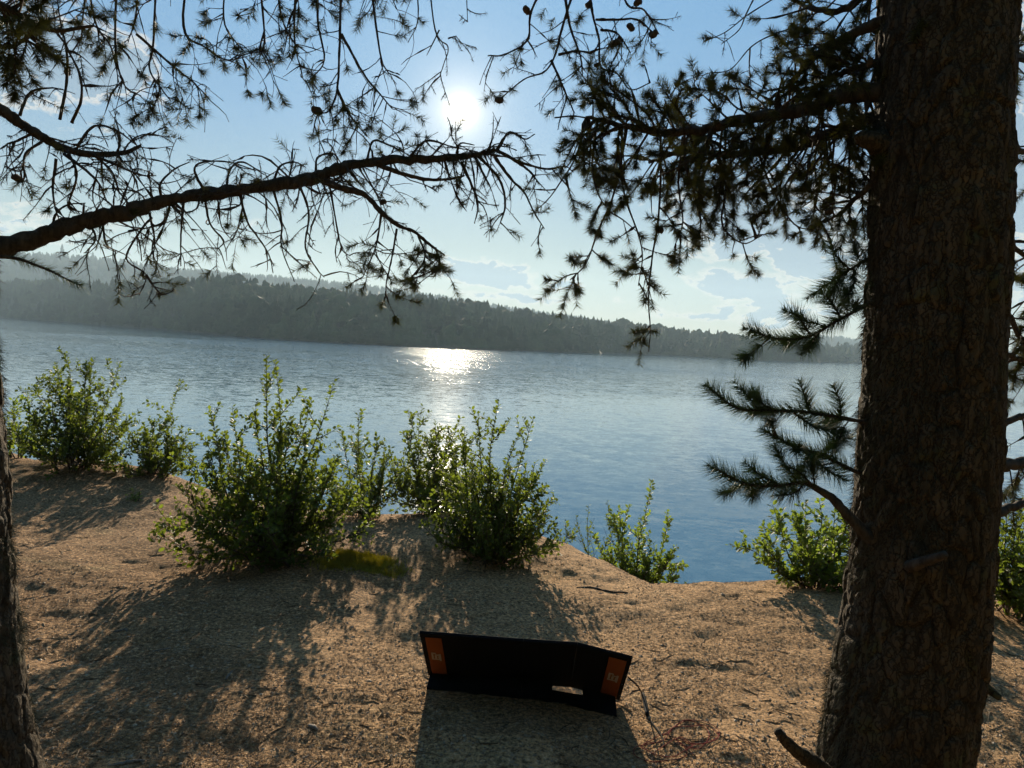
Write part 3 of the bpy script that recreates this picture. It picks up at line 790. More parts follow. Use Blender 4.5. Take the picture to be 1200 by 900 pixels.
hand(L, [[(465, 268), (459, 303), (453, 330), (452, 346)], [(490, 276), (498, 300), (488, 322)], [(447, 250), (440, 290), (425, 325)], [(510, 290), (516, 310), (508, 325)]], 0.004, 0.0014, 8,
     par={**CURLY, 'nfol': 0.8, 'dens': 70})
hand(L, [[(178, 255), (165, 270), (148, 303), (171, 322), (163, 346)], [(175, 249), (181, 280), (179, 303)], [(171, 322), (180, 335), (190, 346)], [(105, 262), (112, 280), (100, 296)], [(215, 235), (212, 275), (212, 312)],
         [(240, 232), (246, 262), (262, 282), (255, 292)], [(280, 226), (290, 260), (300, 275), (315, 298), (320, 320)], [(320, 220), (330, 260), (330, 290), (345, 330)], [(350, 214), (362, 250), (358, 290), (372, 316), (380, 325)],
         [(385, 210), (392, 250), (400, 290), (410, 300)], [(120, 258), (124, 285), (136, 294)], [(200, 236), (190, 262), (150, 270)]], 0.004, 0.0013, 6)
hand(L, [[(190, 235), (188, 215), (205, 198), (222, 190)], [(240, 225), (228, 200), (238, 190), (268, 190), (300, 200)], [(265, 222), (270, 198), (285, 190), (310, 205)], [(320, 215), (328, 195), (345, 190), (358, 196)],
         [(370, 205), (372, 185), (390, 180), (400, 192)], [(430, 188), (438, 165), (460, 172), (480, 182)], [(480, 184), (500, 165), (530, 172), (560, 178)], [(535, 180), (540, 168), (556, 170)], [(60, 270), (66, 250), (80, 240), (100, 238)]], 0.0045, 0.0015, 5,
     par={**CURLY, 'droop': 0.1})
L.sprout(p, 105, (0.08, 0.27), (0.0018, 0.0035), (0.22, 0.98), (0, 0, -0.35), **{**CURLY, 'nfol': 0.16, 'nl': 0.024, 'dens': 40})
for q in ((450, 180), (500, 178), (480, 172), (525, 178), (545, 190), (520, 200), (565, 195), (575, 205)):
    L.tuft(P(q[0], q[1], dl(q[0])), rng.normal(size=3), 0.03, 34)
L.build(pine_l, 'needle', 'long thick mossy bough reaching across the sky below the sun')
# bottle-brush sprig under its root
L = Limb(); q = crom(PL([(-10, 300), (20, 303), (40, 310), (60, 318), (84, 330)], 1.95), 6); L.wood(q, np.linspace(.005, .002, len(q)), 6); L.brush(q, .2, 1100, .032); L.tuft(q[-1], q[-1] - q[-2], .03, 50, .03)
L.build(pine_l, 'needle_far')
# twiggy bough at the upper left
p = crom(PL([(-60, 100), (0, 128), (23, 144), (47, 159), (78, 175), (109, 181), (144, 179), (165, 171)], 1.95, 2.15), 6); L = Limb(); L.wood(p, np.linspace(.018, .0045, len(p)), 8, .18); L.hair(p, 500, .03)
hand(L, [[(66, 186), (62, 218), (64, 240), (70, 260)], [(23, 135), (35, 109), (58, 103), (74, 105)], [(70, 140), (78, 97), (78, 58), (70, 43), (50, 23), (23, 0), (5, -20)], [(84, 144), (95, 117), (93, 86), (78, 54), (70, 20), (65, -20)],
         [(40, 155), (20, 165), (8, 170), (22, 180)], [(78, 175), (90, 205), (80, 240), (88, 250)], [(109, 181), (130, 200), (140, 225)], [(100, 178), (140, 195), (165, 205), (183, 206)], [(90, 172), (110, 148), (135, 152), (160, 170)],
         [(50, 165), (30, 180), (25, 200), (5, 195)], [(75, 180), (112, 210), (125, 235)]], 0.0045, 0.0015, 7, 2.02, {**CURLY, 'lich': .5, 'nfol': .12})
L.sprout(p, 22, (.08, .2), (.0016, .003), (.2, 1), (0, 0, -.2), **{**CURLY, 'lich': .5, 'nfol': .1}); L.build(pine_l, 'needle', 'lichen-hung twiggy bough in the upper left corner')
# needle mass in the top left corner, near the camera
p = crom(PL([(-120, -40), (-50, -20), (10, 10), (60, 35), (110, 30)], 1.5, 1.6), 6); L = Limb(); L.wood(p, np.linspace(.012, .003, len(p)), 7, .15)
L.sprout(p, 20, (.08, .2), (.002, .003), (.1, .75), (0, 0, -.1), **{**DENSE, 'depth': 1}); L.build(pine_l)
p = crom(PL([(-80, 60), (-30, 50), (10, 55), (40, 40)], 1.6, 1.7), 6); L = Limb(); L.wood(p, np.linspace(.008, .003, len(p)), 7, .15)
L.sprout(p, 12, (.06, .15), (.002, .003), (.1, 1), (0, 0, -.1), **{**DENSE, 'depth': 1}); L.build(pine_l)
# bough above the frame with hanging strands
p = crom(PL([(-100, -230), (40, -150), (150, -95), (260, -70), (370, -60), (470, -55), (560, -45)], D2, 2.6), 7); L = Limb(); L.wood(p, np.linspace(.034, .006, len(p)), 8, .12)
HANG = {**CURLY, 'nfol': 0.5, 'dens': 60, 'lich': .12, 'nl': .034}
hand(L, [[(95, -90), (110, 20), (130, 55), (140, 100)], [(140, -95), (135, 40), (140, 85), (150, 105), (165, 112)], [(185, -85), (180, 45), (175, 80), (190, 105), (200, 118)], [(160, 40), (200, 75), (225, 95), (232, 102)],
         [(225, -75), (215, 30), (240, 55), (265, 70), (290, 66)], [(300, -65), (310, 40), (305, 66)], [(350, -60), (345, 40), (355, 92)], [(400, -55), (398, 50), (395, 105), (385, 130), (372, 135), (366, 160)], [(400, 40), (425, 85), (445, 110), (460, 128)],
         [(395, 105), (410, 135), (430, 160)], [(430, -55), (445, 60), (455, 86)], [(270, -70), (262, 20), (280, 55)], [(120, -90), (100, 0), (95, 45)], [(375, -60), (372, 20), (380, 70), (362, 95)], [(320, -65), (330, 20), (348, 55)], [(165, -90), (160, 10), (150, 50)]],
     0.0048, 0.0016, 12, 2.4, HANG, (0.06, 0.17))
hand(L, [[(500, -52), (510, 35), (525, 55), (520, 75), (515, 90)], [(515, 35), (500, 65)], [(545, -48), (548, 26)], [(525, 45), (535, 42)], [(485, -50), (490, 20), (478, 50)]], 0.003, 0.0012, 3, 2.5, {**CURLY, 'nfol': .1})
L.sprout(p, 26, (.2, .36), (.002, .004), (.25, .9), (0, 0, -.9), **{**HANG, 'depth': 1})
L.lump(P(371, 129, 2.4), .013)
L.build(pine_l, 'needle', 'bough above with needle tufts hanging on thin strands')
crown(pine_l, upq, 6, 1.3, (0.4, 2.6))

# ------------------------------------------------------------------ shrubs
LT = np.array([(0, 0, 0), (-.26, .3, .07), (.26, .3, .07), (0, .32, 0), (-.27, .66, .06), (.27, .66, .06), (0, .68, 0), (0, 1, -.05)], float)
LF3 = np.array([(0, 2, 3), (0, 3, 1), (6, 5, 7), (6, 7, 4)]); LF4 = np.array([(3, 2, 5, 6), (3, 6, 4, 1)])
def leaf_mesh(A, wid=1.0):
    """A rows: base, direction, up hint, size"""
    p, d, u, s = A[:, :3], norm(A[:, 3:6]), A[:, 6:9], A[:, 9]
    x = norm(np.cross(d, u)); z = np.cross(x, d)
    T = LT * [wid, 1, 1]
    V = p[:, None] + s[:, None, None] * (T[None, :, 0:1] * x[:, None] + T[None, :, 1:2] * d[:, None] + T[None, :, 2:3] * z[:, None])
    o = (np.arange(len(p)) * 8)[:, None, None]
    m = MB(); m.add2(V.reshape(-1, 3), [(LF3[None] + o).reshape(-1, 3), (LF4[None] + o).reshape(-1, 4)]); return m

def shrub(name, label, cat, base, W, Hh, nstem, leaf=0.045, mat='leaf', shoots=(), group='shrubs along the bank edge', fill=1.0, lean=(0, 0), leafw=1.0, low=0.12, bare=0.0, gap=0.0105):
    base = np.array(base, float)
    t = thing(name, label, cat, tuple(base), group)
    leaves = []
    def put_leaves(path, t0, dens, sz):
        seg = np.diff(path, axis=0); Ls = np.linalg.norm(seg, axis=1); cum = np.concatenate([[0], np.cumsum(Ls)])
        n = int(cum[-1] * (1 - t0) / gap * dens)
        if n < 1: return
        s = cum[-1] * (t0 + (1 - t0) * (np.arange(n) + rng.uniform(0, 1, n)) / n); k = np.clip(np.searchsorted(cum, s) - 1, 0, len(Ls) - 1)
        ax = norm(seg[k]); p = path[k] + ax * (s - cum[k])[:, None]
        rd = rng.normal(size=(n, 3)); rd -= np.sum(rd * ax, 1)[:, None] * ax; rd = norm(rd)
        d = norm(rd * 0.9 + ax * rng.uniform(.2, .8, (n, 1)) + [0, 0, .15])
        up = norm(rng.normal(size=(n, 3)) * 0.55 + [0, 0, 1])
        leaves.append(np.column_stack([p + d * .006, d, up, sz * 0.84 * rng.uniform(.5, 1.2, n)]))
    def stem(tip, r, t0, dens, nside):
        b = base + [rng.normal() * .05 * W, rng.normal() * .05 * W, -0.05]
        b[2] = float(gz(b[0], b[1])) - .04
        v = tip - b; Lh = np.linalg.norm(v)
        mid = b + v * .5 + [v[0] * .12, v[1] * .12, -.0 * Lh] + rng.normal(size=3) * .04 * Lh
        path = crom([b, b + (mid - b) * .5 + rng.normal(size=3) * .02 * Lh + [0, 0, .03 * Lh], mid, mid + (tip - mid) * .5 + rng.normal(size=3) * .025 * Lh, tip], 5)
        mb = MB(); mb.add2(*tube(path, np.linspace(r, .0015, len(path)), 6, .12))
        put_leaves(path, t0, dens, leaf)
        for _ in range(nside):
            u = rng.uniform(max(low, .12), .95) * (len(path) - 1.01); i = int(u); q = path[i]
            ax = norm(path[i + 1] - path[i]); rd = rng.normal(size=3); rd -= ax * (rd @ ax); d = norm(norm(rd) * .9 + ax * .7 + [0, 0, .2])
            L = Lh * rng.uniform(.14, .34) * (1.15 - .6 * u / len(path)); pts = [q]
            for s_ in range(5):
                d = norm(d + rng.normal(size=3) * .16 + [0, 0, .05]); pts.append(pts[-1] + d * L / 5)
            pts = np.array(pts)
            if pts[:, 2].min() < float(g0(q[0], q[1])) + .0: pts[:, 2] = np.maximum(pts[:, 2], float(g0(q[0], q[1])) + .02)
            mb.add2(*tube(pts, np.linspace(r * .45, .001, 6), 4, .1))
            if rng.random() > bare: put_leaves(pts, .1, dens, leaf)
        mb.build('stem', M['stem'], t)
    for k in range(nstem):
        a = k * 2.399 + rng.uniform(-.4, .4); q = math.sqrt((k + .5) / nstem)
        e = np.array([math.cos(a) * W * .5 * q, math.sin(a) * W * .42 * q, 0])
        h = Hh * (1 - .72 * q * q) * rng.uniform(.72, 1.0)
        tip = base + e + [lean[0], lean[1], h]
        stem(tip, .004 + .006 * rng.random(), .18 + low * .4, fill, int(11 * fill) + 3)
    for (sx, sy, dd, r) in shoots:
        tip = P(sx, sy, dd); stem(tip, r, .3, fill * 1.2, 8)
    A = np.concatenate(leaves); leaf_mesh(A, leafw).build('foliage', M[mat], t, True)
    return t

def depth_of(p):
    return float((np.asarray(p) - CAM) @ FWD)
bA = Gp(85, 549); dA = depth_of(bA)
shrub('alder_shrub', 'rounded leafy alder bush at the bank edge next to the leaning trunk', 'shrub', bA, 1.6, 1.1, 28, 0.05, shoots=[(78, 414, dA, .007), (108, 420, dA, .007), (50, 440, dA, .006), (140, 425, dA, .006), (65, 425, dA - .1, .006)])
bB = Gp(184, 557); dB = depth_of(bB)
shrub('alder_shrub', 'small alder bush with one bare upright twig, right of the rounded leafy alder bush', 'shrub', bB, 1.0, 0.62, 16, 0.05, shoots=[(212, 446, dB, .004), (205, 490, dB, .005), (170, 500, dB, .005), (222, 505, dB, .005)], bare=.2)
bZ = Gp(8, 540); dZ = depth_of(bZ)
shrub('alder_shrub', 'yellow-green bush partly hidden behind the leaning trunk edge', 'shrub', bZ + [-.1, .3, 0], 0.7, 0.75, 8, 0.05, mat='leaf_birch')
bC = Gp(318, 652); dC = depth_of(bC)
shrub('alder_shrub', 'large spreading alder bush with tall upright shoots, casting a long forked shadow', 'shrub', bC, 1.6, 0.98, 42, 0.046, gap=.0095,
      shoots=[(312, 416, dC, .009), (322, 424, dC + .05, .008), (392, 446, dC, .009), (365, 470, dC, .008), (245, 480, dC, .008), (272, 476, dC - .1, .008), (340, 490, dC + .1, .008), (300, 470, dC + .1, .007), (216, 545, dC, .006), (430, 520, dC, .006)])
bD = Gp(425, 606); dD = depth_of(bD)
shrub('alder_shrub', 'hazy backlit alder bush between the large spreading bush and the sun glitter', 'shrub', bD, 1.0, 0.8, 12, 0.046, shoots=[(420, 486, dD, .007), (400, 505, dD, .006), (450, 520, dD, .006)])
bF = Gp(508, 602); dF = depth_of(bF)
shrub('alder_shrub', 'dark backlit alder bush standing in front of the sun glitter', 'shrub', bF, 1.35, 0.95, 28, 0.046, shoots=[(478, 480, dF, .006), (515, 500, dF, .006), (540, 490, dF, .006), (495, 475, dF, .005)])
bE = Gp(577, 655); dE = depth_of(bE)
shrub('alder_shrub', 'upright alder bush behind the solar panel with its base in open sand', 'shrub', bE, 1.2, 0.92, 36, 0.042, gap=.0095,
      shoots=[(585, 469, dE, .008), (560, 485, dE, .007), (625, 490, dE, .007), (545, 500, dE, .007), (610, 505, dE, .007), (640, 540, dE, .006), (520, 545, dE, .006)])
bI = Gp(668, 634)
shrub('low_shrub', 'low thin shrub on the bank lip just right of the upright alder bush', 'shrub', bI + [0, .2, 0], 0.75, 0.36, 14, 0.04, bare=.25)
def on_slope(px, py, d):
    p = P(px, py, d); p[2] = float(gz(p[0], p[1])); return p
bG = on_slope(748, 660, 6.7); dG = depth_of(bG)
shrub('birch_sapling', 'bright green leafy sapling rising from below the bank edge over the water', 'sapling', bG, 1.15, 0.75, 18, 0.05, 'leaf_birch',
      [(762, 576, dG, .008), (785, 606, dG, .006), (716, 602, dG, .006), (738, 592, dG, .007), (790, 640, dG - .1, .005), (775, 660, dG - .2, .005), (730, 635, dG - .2, .006), (698, 628, dG, .005), (712, 645, dG - .2, .005), (760, 655, dG - .2, .006)], fill=1.1)
bG2 = on_slope(703, 640, 6.8); dG2 = depth_of(bG2)
shrub('sparse_shrub', 'sparse dry-looking twiggy shrub between the low thin shrub and the sapling', 'shrub', bG2, 0.6, 0.5, 8, 0.035, 'leaf', [(690, 592, dG2, .004), (712, 586, dG2, .004), (675, 605, dG2, .004)], fill=.6, bare=.5)
bH = Gp(968, 694); dH = depth_of(bH)
shrub('alder_shrub', 'leafy bush over the water just left of the thick trunk, under the needle sprays', 'shrub', bH + [0, .15, 0], 1.2, 0.66, 20, 0.05, 'leaf_birch', [(905, 592, dH, .006), (895, 625, dH, .006), (935, 600, dH, .006), (960, 585, dH, .007), (915, 660, dH, .005)])
bJ = Gp(1195, 740); dJ = depth_of(bJ)
shrub('alder_shrub', 'shaded green bush behind the thick trunk by the picture edge', 'shrub', bJ + [.15, .3, 0], 1.3, 1.0, 18, 0.05, 'leaf', [(1180, 600, dJ, .007), (1195, 590, dJ + .2, .007), (1170, 640, dJ, .006)])
bS = Gp(160, 587); dS = depth_of(bS)
shrub('seedling', 'tiny seedling with a few bright leaves alone on the open sand', 'seedling', bS, 0.12, 0.10, 3, 0.035, 'leaf_birch', [(153, 572, dS, .002)], fill=.9, group='seedlings on the sand')

# ------------------------------------------------------------------ moss cushion beside the large bush
def cushion(name, label, px, py, rx, ry, h, mat, n, group=None):
    c = Gp(px, py); mb = MB()
    k = 40; u = np.linspace(0, 1, 14); a = np.arange(k) * 2 * math.pi / k
    U, A = np.meshgrid(u, a, indexing='ij'); rr = 1 + .5 * vnoise(np.stack([np.cos(A) * 2.6, np.sin(A) * 2.6, A * 0], -1), int(px))
    X = c[0] + np.cos(A) * U * rx * rr; Yy = c[1] + np.sin(A) * U * ry * rr
    Zz = gz(X, Yy) + h * (1 - U ** 2) * (1 + 1.1 * vnoise(np.stack([X * 22, Yy * 22, X * 0], -1), 8)) - .012 * U
    V = np.stack([X, Yy, Zz], -1); nu, nv = U.shape; i = np.arange(nu - 1)[:, None] * nv; j = np.arange(nv)[None]; jn = (j + 1) % nv
    mb.add(V.reshape(-1, 3), np.stack([i + j, i + nv + j, i + nv + jn, i + jn], -1).reshape(-1, 4))
    o = mb.build(name, M[mat], None, True, tuple(c)); tag(o, label, 'moss', group)
    q = V.reshape(-1, 3); q = q[rng.integers(0, len(q), n)] + rng.normal(size=(n, 3)) * [.045, .03, 0]; q[:, 2] = np.maximum(q[:, 2], gz(q[:, 0], q[:, 1])) - .004
    d = norm(rng.normal(size=(n, 3)) * .5 + [0, 0, 1]); s = spike_mesh(np.column_stack([q, d, rng.uniform(.010, .042, n) * (0.4 + np.clip(vnoise(q * [16, 16, 0], 71) + .6, 0, 1.2))]), .0026); s.build('moss_shoots', M[mat], o, False)
    return o
cushion('moss_cushion', 'bright yellow-green moss cushion at the foot of the large spreading bush', 417, 660, .25, .12, .022, 'moss', 12000)

# ------------------------------------------------------------------ folding solar panel
def box_from(c):
    """c: 8 corners, bottom ring 0-3 then top ring 4-7"""
    return np.array(c), np.array([(0, 3, 2, 1), (4, 5, 6, 7), (0, 1, 5, 4), (1, 2, 6, 5), (2, 3, 7, 6), (3, 0, 4, 7)])
BL = Gp(502, 793, .012); BRr = Gp(726, 826, .012)
xa = norm(BRr - BL); Wd = np.linalg.norm(BRr - BL); bk = norm(np.cross([0, 0, 1.0], xa)); 
if bk[1] > 0: bk = -bk          # towards the camera: the way the panel leans
bk = norm(bk + 0.12 * xa)
panel = thing('folding_solar_panel', 'black folding solar panel with orange end patches propped up on the sand facing the sun', 'solar panel', tuple((BL + BRr) / 2 - [0, 0, .012]))
HT = 0.46; N = 4
tilt = [rad(46)] * 5; bow = [0, -.010, -.012, -.008, .003]
lift = [0.012, 0.018, 0.028, 0.045, 0.012]
hb = []; htp = []
for k in range(N + 1):
    b = BL + xa * Wd * k / N + bk * bow[k]; b = np.array([b[0], b[1], 0.0]); b[2] = BL[2] + (BRr[2] - BL[2]) * k / N + lift[k] * .8
    up = bk * math.cos(tilt[k]) + np.array([0, 0, math.sin(tilt[k])])
    hb.append(b); htp.append(b + up * HT)
TH = 0.007
for k in range(N):
    b0, b1, t0, t1 = hb[k] + xa * .0005, hb[k + 1] - xa * .0005, htp[k] + xa * .0005, htp[k + 1] - xa * .0005
    nrm = norm(np.cross(b1 - b0, t0 - b0)); 
    if nrm @ (CAM - b0) < 0: nrm = -nrm
    mb = MB(); V, F = box_from([b0 - nrm * TH, b1 - nrm * TH, b1 + nrm * TH, b0 + nrm * TH, t0 - nrm * TH, t1 - nrm * TH, t1 + nrm * TH, t0 + nrm * TH]); mb.add(V, F)
    o = mb.build('panel_segment', M['fabric'], panel, False)
    bv = o.modifiers.new('edge', 'BEVEL'); bv.width = .0012; bv.segments = 1
    # cell sheet on the sunny side
    ins = lambda u, v: (b0 * (1 - u) + b1 * u) * (1 - v) + (t0 * (1 - u) + t1 * u) * v
    mb = MB(); q = [ins(.05, .05), ins(.95, .05), ins(.95, .95), ins(.05, .95)]; V, F = box_from([x - nrm * (TH - .001) for x in q] + [x - nrm * (TH + .002) for x in q]); mb.add(V, F); mb.build('solar_cells', M['cells'], o, False)
    if k in (0, N - 1):
        ua, ub = ((.10, .42) if k == 0 else (.60, .92))
        mb = MB(); q = [ins(ua, .03), ins(ub, .03), ins(ub, .93), ins(ua, .93)]; V, F = box_from([x + nrm * (TH - .001) for x in q] + [x + nrm * (TH + .002) for x in q]); mb.add(V, F)
        po = mb.build('end_patch', M['orange'], o, False)
        um = (ua + ub) / 2; mb = MB(); s = (ub - ua)
        for (du, v0, dw, dv) in ((-.32, .44, .62, .02), (-.30, .47, .12, .10), (-.10, .47, .14, .06), (-.08, .54, .34, .022), (.12, .47, .12, .05), (.18, .42, .12, .16), (-.3, .58, .30, .02)):
            q = [ins(um + du * s, v0), ins(um + (du + dw) * s, v0), ins(um + (du + dw) * s, v0 + dv), ins(um + du * s, v0 + dv)]
            V, F = box_from([x + nrm * (TH + .0015) for x in q] + [x + nrm * (TH + .003) for x in q]); mb.add(V, F)
        mb.build('logo_print', M['logo'], po, False)
    # fold-out stand flap propping the segment from behind
    u0, u1 = ((.06, 1.0), (.0, 1.0), (.0, .62), (.24, .90))[k]
    v0_ = .07
    a0, a1 = ins(u0, v0_) + nrm * (TH + .002), ins(u1, v0_) + nrm * (TH + .002)
    def down(a, off):
        f = a + bk * off; f[2] = float(gz(f[0], f[1])) + .004; return f
    e0, e1 = down(a0, .10), down(a1, .10); nn = norm(np.cross(a1 - a0, e0 - a0)) * .004
    mb = MB(); V, F = box_from([e0 - nn, e1 - nn, e1 + nn, e0 + nn, a0 - nn, a1 - nn, a1 + nn, a0 + nn]); mb.add(V, F); mb.build('stand_flap', M['fabric'], o, False)
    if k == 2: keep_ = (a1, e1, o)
    if k == 3:   # dark strip added for the shade between the flaps, below a slot of light
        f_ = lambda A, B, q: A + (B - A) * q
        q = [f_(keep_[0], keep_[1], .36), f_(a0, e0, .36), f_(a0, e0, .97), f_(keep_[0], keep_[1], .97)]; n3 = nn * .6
        mb = MB(); V, F = box_from([x - n3 for x in q] + [x + n3 for x in q]); mb.add(V, F); mb.build('shade_strip', M['fabric'], keep_[2], False)

# lead and coil of thin wires lying beside it
cb = thing('wire_coil', 'loose coil of thin red and black wire on the sand beside the solar panel', 'cable', tuple(Gp(790, 865)))
def gl(pts, lift=.004): return [Gp(x, y, lift) for x, y in pts]
q = [htp[4] * .55 + hb[4] * .45 + xa * .008, P(748, 805, depth_of(hb[4]) - .08)] + gl([(754, 822), (757, 840), (766, 852), (775, 866), (778, 878)], .006)
q = crom(q, 6); mb = MB(); mb.add2(*tube(q, .0032, 7)); lead = mb.build('lead', M['blackwire'], cb)
mb = MB(); qq = crom(gl([(753, 818), (756, 830), (758, 841)], .010), 5); mb.add2(*tube(qq, .0085, 9)); mb.build('plug', M['blackwire'], lead)
for mat, seed, loops in (('redwire', 1, 3), ('redwire', 5, 2), ('blackwire', 2, 2)):
    r_ = np.random.default_rng(seed); pts = [(776, 866)]
    for k in range(loops):
        cx, cy, ax_, ay_ = (808 + r_.uniform(-8, 8), 860 + r_.uniform(-4, 4), 28 + r_.uniform(-6, 6), 13 + r_.uniform(-3, 3)) if k % 2 == 0 else (775 + r_.uniform(-8, 8), 880 + r_.uniform(-3, 3), 28 + r_.uniform(-6, 4), 10 + r_.uniform(-2, 2))
        st = math.pi if k % 2 == 0 else 5.5
        for j in range(9):
            a = st + j / 9 * 6.28; pts.append((cx + ax_ * math.cos(a) + r_.uniform(-2, 2), cy + ay_ * math.sin(a) + r_.uniform(-1, 1)))
    pts += [(745 + r_.uniform(0, 90), 886 + r_.uniform(-2, 4))]
    q = np.array(gl(pts, .003)); q[:, 2] += np.abs(r_.normal(size=len(q))) * .006; q = crom(q, 5)
    mb = MB(); mb.add2(*tube(q, .0015, 6)); mb.build('wire', M[mat], cb)

# ------------------------------------------------------------------ litter on the ground
def ground_pts(n, dens_bias=True):
    px = rng.uniform(-30, 1230, n * 3); py = rng.uniform(540, 925, n * 3)
    d = FWD[None] + RGT[None] * ((px - 600) / FPX)[:, None] - UPV[None] * ((py - 450) / FPX)[:, None]
    t = (BANK - EYE) / d[:, 2]; p = CAM + d * t[:, None]
    x = p[:, 0] + rng.normal(size=len(px)) * .05; y = p[:, 1] + rng.normal(size=len(px)) * .05
    keep = (y < crest(x) + .5) & (y > 1.6) & (y < 10); x, y = x[keep][:n], y[keep][:n]
    return np.column_stack([x, y, gz(x, y)])
q = ground_pts(90000); n = len(q); dn = vnoise(q * [1.6, 1.6, 0], 61) + .5 * vnoise(q * [6, 6, 0], 62); q = q[dn > -.25]; n = len(q)
d = rng.normal(size=(n, 3)) * [1, 1, .18]; L = rng.uniform(.008, .034, n) * rng.choice([.7, 1, 1.5], n, p=[.5, .35, .15])
q[:, 2] += .002
m = spike_mesh(np.column_stack([q, d, L]), .0012); tag(m.build('needle_litter', M['litter'], None, False), 'dry pine needles and bark crumbs strewn over the sand', 'litter', kind='stuff')
q = ground_pts(700); n = len(q); q = q[vnoise(q * [1.1, 1.1, 0], 66) > -.1]; n = len(q)
d = rng.normal(size=(n, 3)) * [1, 1, .08]
m = MB()
for k in range(n):
    dd = norm(d[k]); L_ = rng.uniform(.03, .11); e = np.cross(dd, [0, 0, 1]) * rng.normal() * .12 * L_
    pth = np.array([q[k], q[k] + dd * L_ * .5 + e, q[k] + dd * L_]); pth[:, 2] = gz(pth[:, 0], pth[:, 1]) + .002
    m.add2(*tube(pth, [.0022, .0028, .0012], 4, .2))
tag(m.build('twig_litter', M['litter'], None, False), 'small dry twigs fallen on the sand', 'litter', kind='stuff')
q = ground_pts(16000); n = len(q); s = rng.gamma(2.0, .0013, n) + .0015
oc = np.array([(1, 0, 0), (0, 1, 0), (-1, 0, 0), (0, -1, 0), (0, 0, .7), (0, 0, -.7)], float); of = np.array([(0, 1, 4), (1, 2, 4), (2, 3, 4), (3, 0, 4), (1, 0, 5), (2, 1, 5), (3, 2, 5), (0, 3, 5)])
a = rng.uniform(0, 6.28, n); V = oc[None] * rng.uniform(.6, 1.3, (n, 6, 1)) * s[:, None, None]
V = np.stack([V[..., 0] * np.cos(a)[:, None] - V[..., 1] * np.sin(a)[:, None], V[..., 0] * np.sin(a)[:, None] + V[..., 1] * np.cos(a)[:, None], V[..., 2]], -1) + q[:, None] + [0, 0, .001]
m = MB(); m.add(V.reshape(-1, 3), (of[None] + (np.arange(n) * 6)[:, None, None]).reshape(-1, 3)); tag(m.build('gravel', M['pebble'], None, False), 'small pebbles and coarse grit scattered over the sand', 'gravel', kind='stuff')

# bigger sticks and roots one can pick out
STICKS = [([(676, 688), (694, 688), (712, 692), (736, 694)], .008, 'root', 'crooked dark root breaking the sand right of the upright alder bush'),
          ([(132, 742), (146, 739), (149, 741)], .006, 'stick', 'pale stub of stick lying in the forked bush shadow'),
          ([(180, 762), (200, 760)], .005, 'stick', 'thin straight twig below the pale stub in the bush shadow'),
          ([(264, 796), (273, 789)], .006, 'stick', 'short pale chip of wood on open sand left of the panel'),
          ([(362, 850), (372, 856)], .010, 'stick', 'pale wood chip on the sand between the leaning trunk and the panel shadow'),
          ([(132, 898), (150, 895), (170, 894)], .008, 'stick', 'bleached stick at the bottom edge of the picture by the leaning trunk')]
for pts, r, nm, lab in STICKS:
    q = crom(gl(pts, r * .2), 6); q = q + rng.normal(size=q.shape) * r * .15; rr = r * np.sin(np.linspace(.5, 2.6, len(q)))
    mb = MB(); mb.add2(*tube(q, rr, 8, .15)); o = mb.build(nm, M['deadwood'] if nm == 'stick' else M['twig'], None, True, tuple(q[0])); tag(o, lab, nm, 'sticks on the sand' if nm == 'stick' else None)

# ------------------------------------------------------------------ the pine wood the picture is taken from
mb = MB(); n = 420; a = rng.uniform(rad(165), rad(375), n); d = 5.5 + 40 * rng.uniform(0, 1, n) ** 0.8
q = np.column_stack([np.cos(a) * d, np.sin(a) * d * .9 - 1.5, np.zeros(n)]); q = q[(q[:, 1] < -3) | (np.abs(q[:, 0]) > 7)]; q[:, 2] = gz(q[:, 0], q[:, 1])
plant(mb, TPL[:5], q, rng.uniform(8, 14, len(q)), rng.uniform(0.8, 1.3, len(q)))
for p_ in q: mb.add2(*tube([p_ - [0, 0, .3], p_ + [0, 0, 4]], [.14, .1], 7))
tag(mb.build('woods', M['forest'], None, False), 'pine wood standing round the clearing on the land side', 'forest', kind='stuff')
# ------------------------------------------------------------------ haze
HAZE = 0.00023
mb = MB(); V, F = box_from([(-4000, -120, -4), (4000, -120, -4), (4000, 3850, -4), (-4000, 3850, -4), (-4000, -120, 330), (4000, -120, 330), (4000, 3850, 330), (-4000, 3850, 330)])
mb.add(V, F); t = NT('air'); pv = t.n('ShaderNodeVolumePrincipled'); pv.inputs['Color'].default_value = (0.60, 0.80, 0.96, 1); pv.inputs['Density'].default_value = HAZE; pv.inputs['Anisotropy'].default_value = 0.2
t.l(pv.outputs[0], t.out.inputs['Volume']); hz = mb.build('haze', t.m, None, False); tag(hz, kind='stuff')

# ------------------------------------------------------------------ sky, sun, camera
w = bpy.data.worlds.new('World'); scene.world = w; w.use_nodes = True
T = NT.__new__(NT); T.t = w.node_tree; T.t.nodes.clear(); T.out = T.n('ShaderNodeOutputWorld')
SKY = 0.118
sky = T.n('ShaderNodeTexSky', sky_type='NISHITA', sun_disc=False); sky.sun_elevation = SUN_EL; sky.sun_rotation = SUN_AZ
sky.air_density = 1.0; sky.dust_density = 0.08; sky.ozone_density = 2.3; sky.altitude = 200
gen = T.coord('Generated')
nv = T.n('ShaderNodeVectorMath', operation='NORMALIZE'); T.l(gen, nv.inputs[0]); dirv = nv.outputs[0]
dt = T.n('ShaderNodeVectorMath', operation='DOT_PRODUCT'); T.l(dirv, dt.inputs[0]); dt.inputs[1].default_value = tuple(SUN)
u = T.math('SUBTRACT', 1.0, dt.outputs['Value'])
def expo(width, amp): return T.math('MULTIPLY', T.math('POWER', 2.71828, T.math('DIVIDE', T.math('MULTIPLY', u, -1.0), width)), amp)
